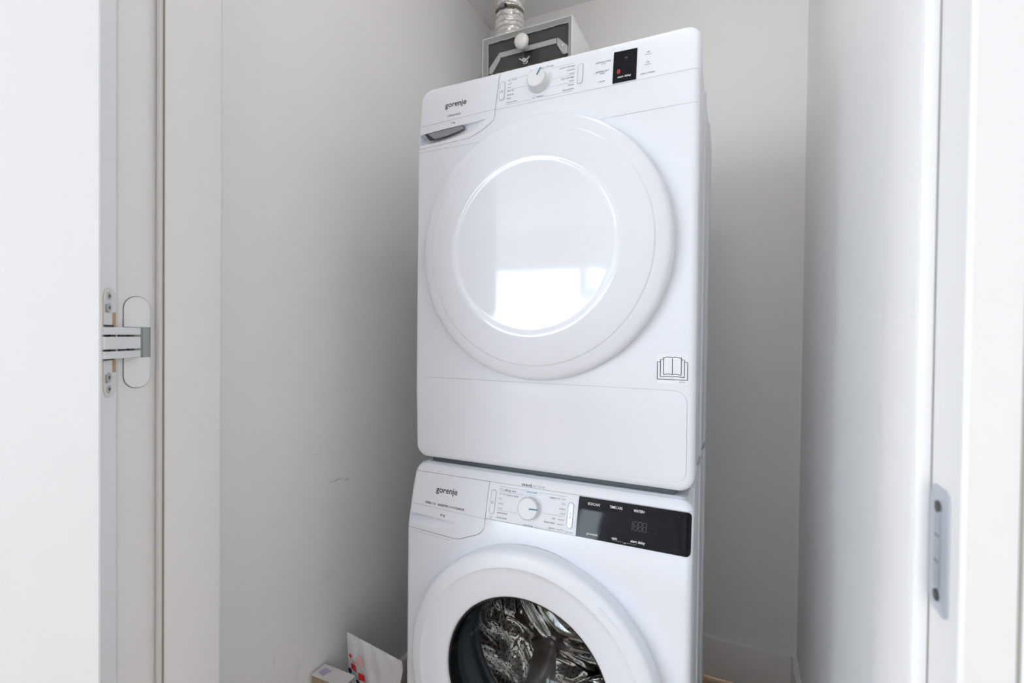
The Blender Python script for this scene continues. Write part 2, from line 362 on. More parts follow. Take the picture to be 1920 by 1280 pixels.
# ------------------------------------------------------------------ appliance front surface
class Front:
    def __init__(s, x0, x1, z0, z1, prof, rc=.028, re=.013):
        s.x0, s.x1, s.z0, s.z1, s.P, s.rc, s.re = x0, x1, z0, z1, prof, rc, re
        s.outline = rrect(x0, x1, z0, z1, rc, 10)
    def lin(s, z):
        P = s.P
        if z <= P[0][0]: return P[0][1]
        for (a, b), (c, d) in zip(P, P[1:]):
            if z <= c: return b + (d - b) * (z - a) / (c - a)
        return P[-1][1]
    def prof(s, z):
        return sum(s.lin(z + k * .0035) * wt for k, wt in ((-3, 1), (-2, 2), (-1, 3), (0, 4), (1, 3), (2, 2), (3, 1))) / 16
    def edge(s, x, z):
        hx, hz = (s.x1 - s.x0) / 2, (s.z1 - s.z0) / 2
        qx, qz = abs(x - s.x0 - hx) - hx + s.rc, abs(z - s.z0 - hz) - hz + s.rc
        d = min(max(qx, qz), 0) + math.hypot(max(qx, 0), max(qz, 0)) - s.rc
        return -d
    def y(s, x, z):
        e = max(0, s.edge(x, z)); a = 0
        if e < s.re: a = s.re - math.sqrt(max(0, s.re ** 2 - (s.re - e) ** 2))
        return s.prof(z) + a
    def nrm(s, x, z):
        h = .0006
        # stay inside the outline for the finite difference
        def yy(a, b): return s.y(a, b) if s.edge(a, b) >= 0 else s.y(x, z) + .0015
        gx = (yy(x + h, z) - yy(x - h, z)) / (2 * h); gz = (yy(x, z + h) - yy(x, z - h)) / (2 * h)
        return Vector((gx, -1, gz)).normalized()
    def patch(s, name, poly, mat, parent, holes=(), off=0.0, grid=.012, step=.004, **k):
        pts, edges = [], []
        for lp in [poly] + list(holes):
            lp = dens(lp, step); b = len(pts); pts += lp
            edges += [(b + i, b + (i + 1) % len(lp)) for i in range(len(lp))]
        xs = [p[0] for p in poly]; zs = [p[1] for p in poly]
        loops = [poly] + list(holes)
        cand = []
        nx, nz = int((max(xs) - min(xs)) / grid) + 1, int((max(zs) - min(zs)) / grid) + 1
        for i in range(nx + 1):
            for j in range(nz + 1): cand.append((min(xs) + (i + .003) * grid, min(zs) + (j + .003) * grid))
        big = dens(s.outline, .009)
        cx, cz = (s.x0 + s.x1) / 2, (s.z0 + s.z1) / 2
        for ins in (.0005, .0014, .003, .0055, .009, .0135):
            hx, hz = (s.x1 - s.x0) / 2, (s.z1 - s.z0) / 2
            r2 = max(s.rc - ins, .002)
            cand += dens(rrect(s.x0 + ins, s.x1 - ins, s.z0 + ins, s.z1 - ins, r2, 12), .004)
        for c in cand:
            if s.edge(*c) < .0003: continue
            if inpoly(c, poly) and not any(inpoly(c, h) for h in holes) and min(pdist(c, l) for l in loops) > .00045: pts.append(c)
        r = delaunay_2d_cdt([Vector(p) for p in pts], edges, [], 0, 1e-7)
        V2 = [(v.x, v.y) for v in r[0]]
        Fs = []
        for f in r[2]:
            c = (sum(V2[i][0] for i in f) / 3, sum(V2[i][1] for i in f) / 3)
            if inpoly(c, poly) and not any(inpoly(c, h) for h in holes): Fs.append(list(f))
        V = [(a, s.y(a, b) - off, b) for a, b in V2]
        N = [s.nrm(a, b) for a, b in V2]
        # orient towards -y
        out = []
        for f in Fs:
            a, b, c = [Vector(V[i]) for i in f]
            out.append(f if (b - a).cross(c - a).y < 0 else f[::-1])
        return mk(name, V, out, mat, parent, smooth=True, normals=N, fixn=False, **k)
    def plate(s, name, poly, mat, parent, off=.001, grid=.02, **k):
        """thin raised plate following the surface (front face + rim)"""
        lp = dens(poly, .006)
        pts = list(lp); n = len(lp); edges = [(i, (i + 1) % n) for i in range(n)]
        xs = [p[0] for p in poly]; zs = [p[1] for p in poly]
        for i in range(1, int((max(xs) - min(xs)) / grid) + 1):
            for j in range(1, int((max(zs) - min(zs)) / (grid / 2)) + 1):
                c = (min(xs) + i * grid, min(zs) + j * grid / 2)
                if inpoly(c, poly) and pdist(c, poly) > .002: pts.append(c)
        r = delaunay_2d_cdt([Vector(p) for p in pts], edges, [], 0, 1e-7)
        V2 = [(v.x, v.y) for v in r[0]]
        Fs = [list(f) for f in r[2] if inpoly((sum(V2[i][0] for i in f) / 3, sum(V2[i][1] for i in f) / 3), poly)]
        V = [(a, s.y(a, b) - off, b) for a, b in V2]
        fr = []
        for f in Fs:
            a, b, c = [Vector(V[i]) for i in f]; fr.append(f if (b - a).cross(c - a).y < 0 else f[::-1])
        b0 = len(V); V += [(a, s.y(a, b) - off, b) for a, b in lp]; V += [(a, s.y(a, b) + .0015, b) for a, b in lp]
        fr += [[b0 + i, b0 + (i + 1) % n, b0 + n + (i + 1) % n, b0 + n + i] for i in range(n)]
        return mk(name, V, fr, mat, parent, smooth=True, auto=40, fixn=False, **k)
    def ribbon(s, pts, wd, closed=False, off=.00025):
        P = dens(pts, .01, closed); n = len(P); V, Fs = [], []
        for i, p in enumerate(P):
            if closed: a, b = P[i - 1], P[(i + 1) % n]
            else: a, b = P[max(i - 1, 0)], P[min(i + 1, n - 1)]
            dx, dz = b[0] - a[0], b[1] - a[1]; L = math.hypot(dx, dz) or 1
            nx, nz = -dz / L * wd / 2, dx / L * wd / 2
            for sg in (1, -1):
                q = (p[0] + sg * nx, p[1] + sg * nz); V.append((q[0], s.y(*q) - off, q[1]))
        for i in range(n if closed else n - 1):
            j = (i + 1) % n; Fs.append([2 * i, 2 * j, 2 * j + 1, 2 * i + 1])
        return V, Fs
    def lines(s, name, lst, mat, parent, off=.00025, **k):
        # lst holds (points, width) or (points, width, closed)
        if len(lst) > 1: k.update(kind='stuff')
        return mk(name, *join([s.ribbon(l[0], l[1], l[2] if len(l) > 2 else False, off) for l in lst]), mat, parent, **k)

def textgeo(t, bold=0.0):
    cu = bpy.data.curves.new('t', 'FONT'); cu.body = t; cu.size = 1; cu.offset = bold; cu.resolution_u = 3
    ob = bpy.data.objects.new('t', cu); C.objects.link(ob)
    dg = bpy.context.evaluated_depsgraph_get(); me = ob.evaluated_get(dg).to_mesh()
    V = [(v.co.x, v.co.y) for v in me.vertices]; Fs = [list(p.vertices) for p in me.polygons]
    ob.evaluated_get(dg).to_mesh_clear(); bpy.data.objects.remove(ob); bpy.data.curves.remove(cu)
    return V, Fs
def textfit(t, x0, x1, zb, size, bold=0.0):
    V, Fs = textgeo(t, bold)
    a, b = min(v[0] for v in V), max(v[0] for v in V)
    sx = (x1 - x0) / (b - a)
    return [(x0 + (v[0] - a) * sx, zb + v[1] * size) for v in V], Fs
def print_text(fr, name, items, mat, parent, off=.0004, split=False, **k):
    # items hold (words, x0, x1, baseline z, size, bold), laid flat on the front surface
    if split:
        return [print_text(fr, name, [it], mat, parent, off, **k) for it in items][0]
    if len(items) > 1: k.update(kind='stuff')
    pr = []
    for it in items:
        V, Fs = textfit(*it); pr.append(([(x, fr.y(x, z) - off, z) for x, z in V], Fs))
    V, Fs = join(pr)
    out = []
    for f in Fs:
        a, b, c = Vector(V[f[0]]), Vector(V[f[1]]), Vector(V[f[2]])
        out.append(f if (b - a).cross(c - a).y < 0 else f[::-1])
    return mk(name, V, out, mat, parent, fixn=False, **k)
def pill(fr, name, cx, z0, z1, wd, parent, raise_=.0012, lean=0.0):
    poly = [(x + lean * (z - z0), z) for x, z in rrect(cx - wd / 2, cx + wd / 2, z0, z1, wd / 2 - .0001, 6)]
    b = fr.plate(name, poly, 'enamel', parent, off=raise_)
    ol = [(x + lean * (z - z0), z) for x, z in rrect(cx - wd / 2 - .0006, cx + wd / 2 + .0006, z0 - .0006, z1 + .0006, wd / 2, 6)]
    V, Fs = fr.ribbon(ol, .0008, True, .0003)
    mk('button_gap', V, Fs, 'seamlight', b)
    return b
def knob(fr, name, x, z, r0, r1, h, ang, parent, ind=.021):
    y0 = fr.y(x, z); gz = (fr.y(x, z + .01) - fr.y(x, z - .01)) / .02
    rot = Matrix.Rotation(-math.atan(gz), 4, 'X')
    c = Vector((x, y0, z))
    turned('knob_collar', [(r0 + .003, .002), (r0 + .003, -.0006), (r0 + .0005, -.0012), (r0 - .004, -.0012)], c, 'ringwhite', parent, rot=rot)
    k = turned(name, [(r0, 0), (r0 - .0004, -h * .25), (r1 + .0005, -h + .0025), (r1, -h + .0012), (r1 - .0016, -h)], c, 'knobside', parent, rot=rot)
    turned('knob_cap', [(r1 - .0016, -h), (r1 - .003, -h - .0003), (r1 - .006, -h + .0005), (0, -h + .0005)], c, 'knob', k, rot=rot)
    T = Matrix.Translation(c) @ rot @ Matrix.Rotation(-ang, 4, 'Y')
    v, f = boxgeo((r1 - ind + .002, -h - .0014, -.0011), (r1 + .0006, -h + .001, .0011), .0004)
    mk('indicator_line', [tuple(T @ Vector(p)) for p in v], f, 'print_teal', k, label='teal indicator line')
    return k

def housing(name, fr, z0, z1, y0, y1, mat, parent, xi=.009):
    """sheet metal cabinet with vertical ribs pressed into both sides, joined to the rolled rim of the front"""
    xa, xb = fr.x0 + xi, fr.x1 - xi
    def side(sg, x):
        ribs = [(.10, .004), (.15, .004), (.27, .004), (.30, .004), (.44, .004), (.50, .004)]
        pts = [(x, y0)]
        for i in range(0, 6, 2):
            a, b = ribs[i][0], ribs[i + 1][0]
            pts += [(x, a), (x + sg * .003, a + .005), (x + sg * .003, b - .005), (x, b)]
        pts.append((x, y1)); return pts
    plan = side(1, xb) + side(-1, xa)[::-1]
    n = len(plan)
    ins = .004
    V, Fs = [], []
    cxm, cym = (xa + xb) / 2, (y0 + y1) / 2
    rows = [(z0, ins), (z0 + ins, 0), (z1 - ins, 0), (z1, ins)]
    for z, i_ in rows:
        for x, y in plan:
            V.append((x - math.copysign(i_, x - cxm), y - (i_ if y > cym + .2 else 0), z))
    for k_ in range(3):
        for i in range(n - 1):
            Fs.append([k_ * n + i, k_ * n + i + 1, (k_ + 1) * n + i + 1, (k_ + 1) * n + i])
    half = n // 2
    for k_ in (0, 3):
        for i in range(half - 1):
            Fs.append([k_ * n + i, k_ * n + i + 1, k_ * n + n - 2 - i, k_ * n + n - 1 - i])
    # rim of the moulded front
    ol = dens(fr.outline, .01); m = len(ol); b = len(V)
    V += [(x, fr.y(x, z), z) for x, z in ol]
    V += [(x, .028 + fr.prof(z) * .6, z) for x, z in ol]
    c0 = ((fr.x0 + fr.x1) / 2, (fr.z0 + fr.z1) / 2)
    V += [(x - math.copysign(.014, x - c0[0]), .030 + fr.prof(z) * .6, z - math.copysign(.010, z - c0[1])) for x, z in ol]
    for k_ in range(2):
        for i in range(m): Fs.append([b + k_ * m + i, b + k_ * m + (i + 1) % m, b + (k_ + 1) * m + (i + 1) % m, b + (k_ + 1) * m + i])
    return mk(name, V, Fs, mat, parent, smooth=True, auto=30)

def scoop(fr, name, x0, x1, zt, zb, d0, mat, parent, pw=.8, grow=.6):
    """finger grip pressed into the front: deep under its top edge at the left, running out to the right and down"""
    nx, nz = 30, 8; V, Fs = [], []
    for i in range(nx + 1):
        t = i / nx; x = x0 + (x1 - x0) * t; d = d0 * (1 - t) ** pw + .0005
        a, b = zt(x), zb(x)
        V.append((x, fr.y(x, a) , a))
        for j in range(nz + 1):
            s_ = j / nz; z = a + (b - a) * s_
            V.append((x, fr.y(x, z) + d * (1 - s_) ** grow, z))
    m = nz + 2
    for i in range(nx):
        for j in range(m - 1): Fs.append([i * m + j, i * m + j + 1, (i + 1) * m + j + 1, (i + 1) * m + j])
    bl = len(V); x = x0
    for j in range(nz + 1):
        z = zt(x) + (zb(x) - zt(x)) * j / nz; V.append((x, fr.y(x, z), z))
    for j in range(nz): Fs.append([1 + j, 2 + j, bl + j + 1, bl + j])
    return mk(name, V, Fs, mat, parent, smooth=True, auto=35)
def lerp_tab(tab):
    def f(x):
        if x <= tab[0][0]: return tab[0][1]
        for (a, b), (c, d) in zip(tab, tab[1:]):
            if x <= c: return b + (d - b) * (x - a) / (c - a)
        return tab[-1][1]
    return f

# ================================================================== STRUCTURE
XL, XR, YB, ZC = -0.2533, 0.85, 0.8291, 2.3552     # closet
LX, RX = -0.06, 0.77                                # door liner faces
YF, YS, YI = -0.548, -0.498, -0.412                # frame front, stop, closet side
ZD = 2.30
def struct(name, lo, hi, mat, **k): return box(name, lo, hi, mat, None, kind='structure', **k)
T = .12
struct('wall_left', (XL - T, YI - .0, 0), (XL, YB + T, 2.6), 'wall_l')
struct('wall_right', (XR, YI - .0, 0), (XR + T, YB + T, 2.6), 'wall')
struct('wall_back', (XL, YB, 0), (XR, YB + T, 2.6), 'wall')
struct('ceiling', (XL, YI, ZC), (XR, YB, ZC + .12), 'ceil')
# partition with the doorway
parts = [boxgeo((-3.0, YF, 0), (LX - .052, YI, 2.6)), boxgeo((RX + .036, YF, 0), (1.7, YI, 2.6)), boxgeo((LX - .052, YF, ZD + .03), (RX + .036, YI, 2.6))]
mk('wall_front', *join(parts), 'room', kind='structure')
# hall behind the camera
HX0, HX1, HZ = -3.0, 1.7, 2.40
parts = [boxgeo((HX0 - T, WY, 0), (HX0, VY0, 2.6)), boxgeo((HX0 - T, VY1, 0), (HX0, YI, 2.6)), boxgeo((HX0 - T, VY0, VZ1), (HX0, VY1, 2.6)), boxgeo((HX0 - T, VY0, 0), (HX0, VY1, VZ0))]
mk('wall_west', *join(parts), 'room', kind='structure')
w2 = struct('fill_window', (VX - .09, VY0, VZ0), (VX - .02, VY0 + .06, VZ1), 'winframe', bev=.004)  # added out of view, lets extra daylight reach the closet
for nm, lo, hi in (('window_frame', (VX - .09, VY1 - .06, VZ0), (VX - .02, VY1, VZ1)), ('window_frame', (VX - .09, VY0 + .06, VZ1 - .06), (VX - .02, VY1 - .06, VZ1)),
                   ('window_frame', (VX - .09, VY0 + .06, VZ0), (VX - .02, VY1 - .06, VZ0 + .06)), ('mullion', (VX - .09, -3.34, VZ0 + .06), (VX - .02, -3.26, VZ1 - .06))):
    box(nm, lo, hi, 'winframe', w2, bev=.004)
for a, b in ((VY0 + .06, -3.34), (-3.26, VY1 - .06)):
    box('pane', (VX - .058, a, VZ0 + .06), (VX - .052, b, VZ1 - .06), 'pane', w2)
struct('wall_east', (HX1, WY, 0), (HX1 + T, YI, 2.6), 'room')
parts = [boxgeo((HX0, WY - .1, 0), (WX0, WY, 2.6)), boxgeo((WX1, WY - .1, 0), (HX1, WY, 2.6)), boxgeo((WX0, WY - .1, WZ1), (WX1, WY, 2.6)), boxgeo((WX0, WY - .1, 0), (WX1, WY, WZ0))]
mk('wall_south', *join(parts), 'room', kind='structure')
struct('ceiling_hall', (HX0, WY, HZ), (HX1, YF, HZ + .12), 'ceil')
fl = struct('floor', (HX0, WY, -.10), (HX1, YB, -.012), 'darkgrey')
row = 0; y = YB - .0
while y > -1.6:
    y0 = y - .138
    xs = [XL - .02 + random.uniform(-.0, .0), XL + .35 + (row % 3) * .22, XR + .02]
    for a, b in zip(xs, xs[1:]):
        box('floor_plank', (a + .0008, y0 + .0008, -.0125), (b - .0008, y - .0008, 0), 'plank', fl, bev=.0012)
    y = y0; row += 1
for (a, b) in ((HX0, XL - .022), (XR + .022, HX1)):
    yy = YF
    while yy > -1.6:
        box('floor_plank', (a + .0008, yy - .137, -.0125), (b - .0008, yy - .0008, 0), 'plank', fl, bev=.0012); yy -= .138
v, f = boxgeo((HX0, WY, -.0125), (HX1, -1.745, 0)); mk('far_planks', v, f, 'plank', fl, kind='stuff')
# window to the balcony
wn = struct('window_1', (WX0, WY - .09, WZ0), (WX0 + .06, WY - .02, WZ1), 'winframe', bev=.004)
for nm, lo, hi in (('window_frame', (WX1 - .06, WY - .09, WZ0), (WX1, WY - .02, WZ1)), ('window_frame', (WX0 + .06, WY - .09, WZ1 - .06), (WX1 - .06, WY - .02, WZ1)),
                   ('window_frame', (WX0 + .06, WY - .09, WZ0), (WX1 - .06, WY - .02, WZ0 + .08)), ('mullion', (-1.06, WY - .09, WZ0 + .08), (-0.98, WY - .02, WZ1 - .06))):
    box(nm, lo, hi, 'winframe', wn, bev=.004)
for a, b in ((WX0 + .06, -1.06), (-.98, WX1 - .06)):
    box('pane', (a, WY - .058, WZ0 + .08), (b, WY - .052, WZ1 - .06), 'pane', wn)

# baseboards of the closet (rounded top edge)
def bboard(name, a, b, inward):
    A, B = Vector(a), Vector(b); D = (B - A); n = Vector(inward)
    prof = [(0, .006), (.015, .006), (.015, .128), (.0135, .1335), (.0095, .1357), (0, .1357)]
    V = [tuple(A + n * p[0] + Vector((0, 0, p[1]))) for p in prof] + [tuple(B + n * p[0] + Vector((0, 0, p[1]))) for p in prof]
    k = len(prof)
    Fs = [[i, (i + 1) % k, k + (i + 1) % k, k + i] for i in range(k)] + [list(range(k)), list(range(2 * k - 1, k - 1, -1))]
    return mk(name, V, Fs, 'base', kind='structure', smooth=True, auto=40)
bboard('baseboard_back', (XL + .015, YB, 0), (XR - .0155, YB, 0), (0, -1, 0))
bboard('baseboard_right', (XR, YI + .01, 0), (XR, YB, 0), (-1, 0, 0))
bboard('baseboard_left', (XL, YI + .01, 0), (XL, YB, 0), (1, 0, 0))

# ---- door frame: liner with a rebate for the leaf
def frame_side(name, X, sg, reb, mat):
    """plan polygon of one jamb; sg = direction towards the opening"""
    back = -sg * (.052 if sg > 0 else .0)
    xo = X - sg * reb                      # rebate face
    xw = X - sg * (.052 if sg > 0 else .034)    # hidden side in the wall
    rr = .006
    pl_ = [(xo, YF + .002), (xo - sg * .002, YF), (xw, YF), (xw, YI), (X - sg * rr, YI)]
    for i in range(1, 5):
        a = i / 5 * PI / 2; pl_.append((X - sg * rr + sg * rr * math.sin(a), YI - rr + rr * math.cos(a)))
    pl_ += [(X, YI - rr), (X, YS + .003), (X - sg * .001, YS + .0006), (X - sg * .003, YS), (xo, YS)]
    V, Fs = prism(pl_, (1, 0, 0), (0, 1, 0), (0, 0, 0), (0, 0, ZD))
    return mk(name, V, Fs, mat, kind='structure', smooth=True, auto=25)
REB_L, REB_R = .012, .010
XLR, XRR = LX - REB_L, RX + REB_R
jl = frame_side('trim_1', LX, 1, REB_L, 'framep')
jr = frame_side('trim_2', RX, -1, REB_R, 'framep')
box('trim_3', (LX - .052, YF, ZD), (RX + .034, YI, ZD + .03), 'framep', kind='structure', bev=.002)
# gasket and brown seam lines along the left stop, joint shadow painted in
V, Fs = prism([(LX - .0105, YS), (LX - .010, YS - .004), (LX - .006, YS - .0055), (LX - .002, YS - .004), (LX - .0012, YS)], (1, 0, 0), (0, 1, 0), (0, 0, 0.01), (0, 0, ZD - .02))
mk('gasket', V, Fs, 'gasket', jl, smooth=True, auto=50)
box('seam_line', (LX - .0012, YS - .0006, .01), (LX + .0003, YS + .0012, ZD - .01), 'brown', jl)
box('seam_line', (XLR - .0002, YS - .0022, .01), (XLR + .0007, YS + .0002, ZD - .01), 'brown', jl)
V, Fs = prism([(RX + .009, YS), (RX + .009, YS - .004), (RX + .005, YS - .0055), (RX + .0015, YS - .004), (RX + .001, YS)], (1, 0, 0), (0, 1, 0), (0, 0, 0.01), (0, 0, ZD - .02))
mk('gasket', V, Fs, 'base', jr, smooth=True, auto=50)
box('seam_line', (XRR - .0003, YS - .0012, .01), (XRR + .0003, YS + .0002, ZD - .01), 'wood', jr)
# shadow gap between right frame and wall
box('seam_line', (.8040, YF - .0004, .01), (.8058, YF + .004, ZD), 'gapfill', jr)

# ---- strike plate on the right frame
SY0, SY1, SZ0, SZ1 = -.5325, -.503, .9565, 1.034
sx = XRR
def yzplate(name, y0, y1, z0, z1, r, x, dx, mat, parent, n=8, **k):
    V, Fs = prism(rrect(y0, y1, z0, z1, r, n), (0, 1, 0), (0, 0, 1), (x, 0, 0), (dx, 0, 0))
    return mk(name, V, Fs, mat, parent, smooth=True, auto=40, **k)
sp = yzplate('strike_plate', SY0, SY1, SZ0, SZ1, .007, sx + .0005, -.0018, 'strike', jr, label='grey metal strike plate')
yzplate('keeper', -.5225, -.513, .971, 1.021, .003, sx - .0012, -.0008, 'slot_grey', sp)
for z in (1.022, .9665):
    yzplate('screw', -.5215, -.5135, z - .0035, z + .0035, .0034, sx - .0012, -.0010, 'hingedark', sp)
for z in (1.004, .988):
    box('keeper_notch', (sx - .0022, -.521, z - .0005), (sx - .0018, -.5145, z + .0005), 'darkgrey', sp)

# ---- concealed hinge: pocket and covers in the frame
HY0, HY1 = -.5405, -.5090; HZ0, HZ1 = 1.0500, 1.1725; PZ0, PZ1 = 1.0906, 1.1318
hr = (HY1 - HY0) / 2
def stadium_half(top):
    c = (HY0 + HY1) / 2; out = []
    if top:
        out = [(HY0, PZ1), (HY1, PZ1)]
        for i in range(13): a = i / 12 * PI; out.append((c + hr * math.cos(a), HZ1 - hr + hr * math.sin(a)))
    else:
        out = [(HY1, PZ0), (HY0, PZ0)]
        for i in range(13): a = PI + i / 12 * PI; out.append((c + hr * math.cos(a), HZ0 + hr + hr * math.sin(a)))
    return out
def scale2(poly, d):
    cx = sum(p[0] for p in poly) / len(poly); cz = sum(p[1] for p in poly) / len(poly)
    return [(p[0] + math.copysign(d, p[0] - cx), p[1] + math.copysign(d, p[1] - cz)) for p in poly]
ol = rrect(HY0 - .0007, HY1 + .0007, HZ0 - .0007, HZ1 + .0007, hr + .0006, 14)
V, Fs = prism(ol, (0, 1, 0), (0, 0, 1), (XLR + .0001, 0, 0), (.0004, 0, 0))
mk('hinge_recess', V, Fs, 'wood_dark', jl)
for tp in (True, False):
    V, Fs = prism(stadium_half(tp), (0, 1, 0), (0, 0, 1), (XLR + .0002, 0, 0), (.0014, 0, 0))
    mk('hinge_cover', V, Fs, 'hingecap', jl, smooth=True, auto=40)
box('hinge_pocket', (XLR + .0002, HY0 + .0002, PZ0), (XLR + .0008, HY1, PZ1), 'pocket', jl)
box('hinge_pocket', (XLR + .0008, -.5185, PZ0), (XLR + .0020, HY1 - .006, PZ1), 'pocket', jl)

# ---- door leaf, opened about 140 degrees into the hall
th = math.radians(138.5)
B_ = Vector((-.070, -.5495, 0)); nin = Vector((math.sin(th), math.cos(th), 0))   # inner face normal
A_ = B_ + nin * .040
ld = Vector((math.cos(th), -math.sin(th), 0))                                  # along the leaf, away from the hinge
LW = .84
pl_ = [(B_.x, B_.y), (A_.x, A_.y), (A_.x + ld.x * LW, A_.y + ld.y * LW), (B_.x + ld.x * LW, B_.y + ld.y * LW)]
bm = bmesh.new(); V, Fs = prism(pl_, (1, 0, 0), (0, 1, 0), (0, 0, .008), (0, 0, ZD - .016))
vv = [bm.verts.new(v) for v in V]; [bm.faces.new([vv[i] for i in f]) for f in Fs]
bmesh.ops.bevel(bm, geom=list(bm.edges), offset=.0012, segments=2, affect='EDGES'); bm.verts.index_update()
V = [tuple(v.co) for v in bm.verts]; Fs = [[v.index for v in f.verts] for f in bm.faces]; bm.free()
leaf = mk('door_1', V, Fs, 'leafp', kind='structure', smooth=True, auto=40)
# local frame on the hinge edge: a along thickness (A -> B), n out of the edge
ea = (B_ - A_).normalized(); en = -ld
def edgeplate(name, a0, a1, z0, z1, r, off, th_, mat, parent, corners=(1, 1, 1, 1), **k):
    V, Fs = prism(rrect(a0, a1, z0, z1, r, 8, corners), ea, (0, 0, 1), A_ + en * off, en * th_)
    return mk(name, V, Fs, mat, parent, smooth=True, auto=40, **k)
hz = (HZ0 + HZ1) / 2
edgeplate('hinge_mortise', .006, .0385, hz - .0695, hz + .0695, .0145, -.0002, .0005, 'wood', leaf)
for s_ in (1, -1):
    z0, z1 = (hz + .0385, hz + .069) if s_ > 0 else (hz - .069, hz - .0385)
    p_ = edgeplate('hinge_plate', .007, .0365, min(z0, z1), max(z0, z1), .013, .0002, .0012, 'hinge', leaf, corners=(0, 0, 1, 1) if s_ > 0 else (1, 1, 0, 0))
    edgeplate('hinge_plate_step', .007, .026, *sorted((hz + s_ * .0225, hz + s_ * .0387)), .0015, .0002, .0014, 'hinge', leaf)
    for q, (zz, rr_) in enumerate(((.0585, .0052), (.044, .0062))):
        zc = hz + s_ * zz
        V, Fs = prism([(.0175 + rr_ * math.cos(i / 14 * 2 * PI), zc + rr_ * math.sin(i / 14 * 2 * PI)) for i in range(14)], ea, (0, 0, 1), A_ + en * .0012, en * .0012)
        mk('screw', V, Fs, 'chrome', p_, smooth=True, auto=40)
        for dd in ((.0024, .0007), (.0007, .0024)):
            edgeplate('screw_slot', .0175 - dd[0], .0175 + dd[0], zc - dd[1], zc + dd[1], .0006, .0024, .0002, 'hingedark', p_)
        if q:
            edgeplate('adjustment_slot', .0085, .0145, zc - .006, zc + .004, .0008, .0014, .0008, 'slot_grey', p_)
edgeplate('hinge_socket', .009, .032, hz - .0225, hz + .0225, .0015, .0002, .0006, 'hingedark', leaf)
# three link arms bridging leaf and frame
def arm(z0, z1, off):
    P0 = A_ + ea * .004 + en * .002; P1 = Vector((XLR + .001, -.5225, 0))
    P0b = A_ + ea * .020 + en * .001
    out = []
    n_ = 10
    front, back_ = [], []
    for i in range(n_ + 1):
        t = i / n_
        p = P0.lerp(P1, t); bow = math.sin(t * PI) * off
        d = (P1 - P0).normalized(); nn = Vector((d.y, -d.x, 0))
        if nn.x < 0: nn = -nn
        front.append(p + nn * (bow + .002)); back_.append(p + nn * (bow - .005))
    poly = [(p.x, p.y) for p in front] + [(p.x, p.y) for p in reversed(back_)]
    return prism(poly, (1, 0, 0), (0, 1, 0), (0, 0, z0), (0, 0, z1 - z0))
for z0, z1, off, nm in ((1.1215, 1.1308, .0004, 'hinge_arm'), (1.1030, 1.1186, -.0012, 'hinge_arm'), (1.0912, 1.1002, .0004, 'hinge_arm')):
    V, Fs = arm(z0, z1, off); mk(nm, V, Fs, 'hinge', leaf, smooth=True, auto=40)
for zz in (1.1200, 1.1016):
    for t in (.28, .52, .78):
        P0 = A_ + ea * .004; P1 = Vector((XLR + .001, -.5225, 0)); p = P0.lerp(P1, t)
        v, f = boxgeo((p.x - .004, p.y - .003, zz - .0012), (p.x + .001, p.y + .003, zz + .0012)); mk('hinge_pin', v, f, 'hingedark', leaf)

# ================================================================== DRYER (on top)
DP = [(.848, .006), (.87, .005), (.94, .0025), (1.0, 0), (1.54, 0), (1.595, .003), (1.635, .0075), (1.66, .0115), (1.672, .0145), (1.687, .019)]
FD = Front(0, .6, .848, 1.687, DP, .028, .012)
dry = thing('tumble_dryer', 'white tumble dryer with solid white round door, stacked on top of the washing machine', 'dryer', (.3, .3, .848))
housing('housing', FD, .852, 1.684, .03, .60, 'enamel_side', dry)
G = .00045; GT = .00022
curve = [(.2019, 1.6865), (.2015, 1.662), (.1997, 1.6274), (.1976, 1.6004), (.1965, 1.5827), (.1950, 1.5785), (.189, 1.5733), (.1735, 1.5636), (.1538, 1.5543), (.1377, 1.5489), (.1232, 1.5476), (.0593, 1.545), (0.0002, 1.5425)]
ZL1, ZL2 = 1.5985, 1.5385
# left moulding (container drawer) with grip hole
tl = [p for p in FD.outline if p[0] < .1 and p[1] > 1.6]         # top-left rounded corner points, from top going left/down
gt = lerp_tab([(.0078, 1.5755), (.0568, 1.5785), (.1209, 1.5810), (.1757, 1.5832)])
gb = lerp_tab([(.0078, 1.5513), (.05, 1.5513), (.1015, 1.5558), (.143, 1.5636), (.1757, 1.5828)])
xs = [.0080 + (.1757 - .0080) * i / 24 for i in range(25)]
griphole = [(x, gb(x)) for x in xs] + [(x, gt(x)) for x in reversed(xs)]
poly = [(a - G, b) for a, b in curve[:6]] + [(a - G * .7, b + G * .7) for a, b in curve[6:12]] + [(0.0001, 1.5425 + G)] 
poly = list(reversed(poly)) + tl
def order_ok(p): return p
FD.patch('drawer_front', poly, 'enamel', dry, holes=[griphole], grid=.009, step=.004)
scoop(FD, 'drawer_grip', .0080, .1757, gt, gb, .022, 'enamel', dry, pw=.7)
sl = [(.0196, 1.5760), (.0344, 1.5592), (.0455, 1.5590), (.0803, 1.5612), (.1099, 1.5663), (.1225, 1.5700), (.1253, 1.5725), (.1235, 1.5765), (.1170, 1.5797), (.1114, 1.5800), (.06, 1.5775)]
FD.plate('grip_slot', sl, 'hingedark', dry, off=-.0012)
sl2 = [(.0290, 1.5752), (.0470, 1.5612), (.0800, 1.5632), (.1090, 1.5682), (.1205, 1.5713), (.1225, 1.5735), (.1205, 1.5762), (.1150, 1.5786), (.1100, 1.5788), (.06, 1.5765)]
FD.plate('slot_flap', sl2, 'slot_grey', dry, off=-.0004)
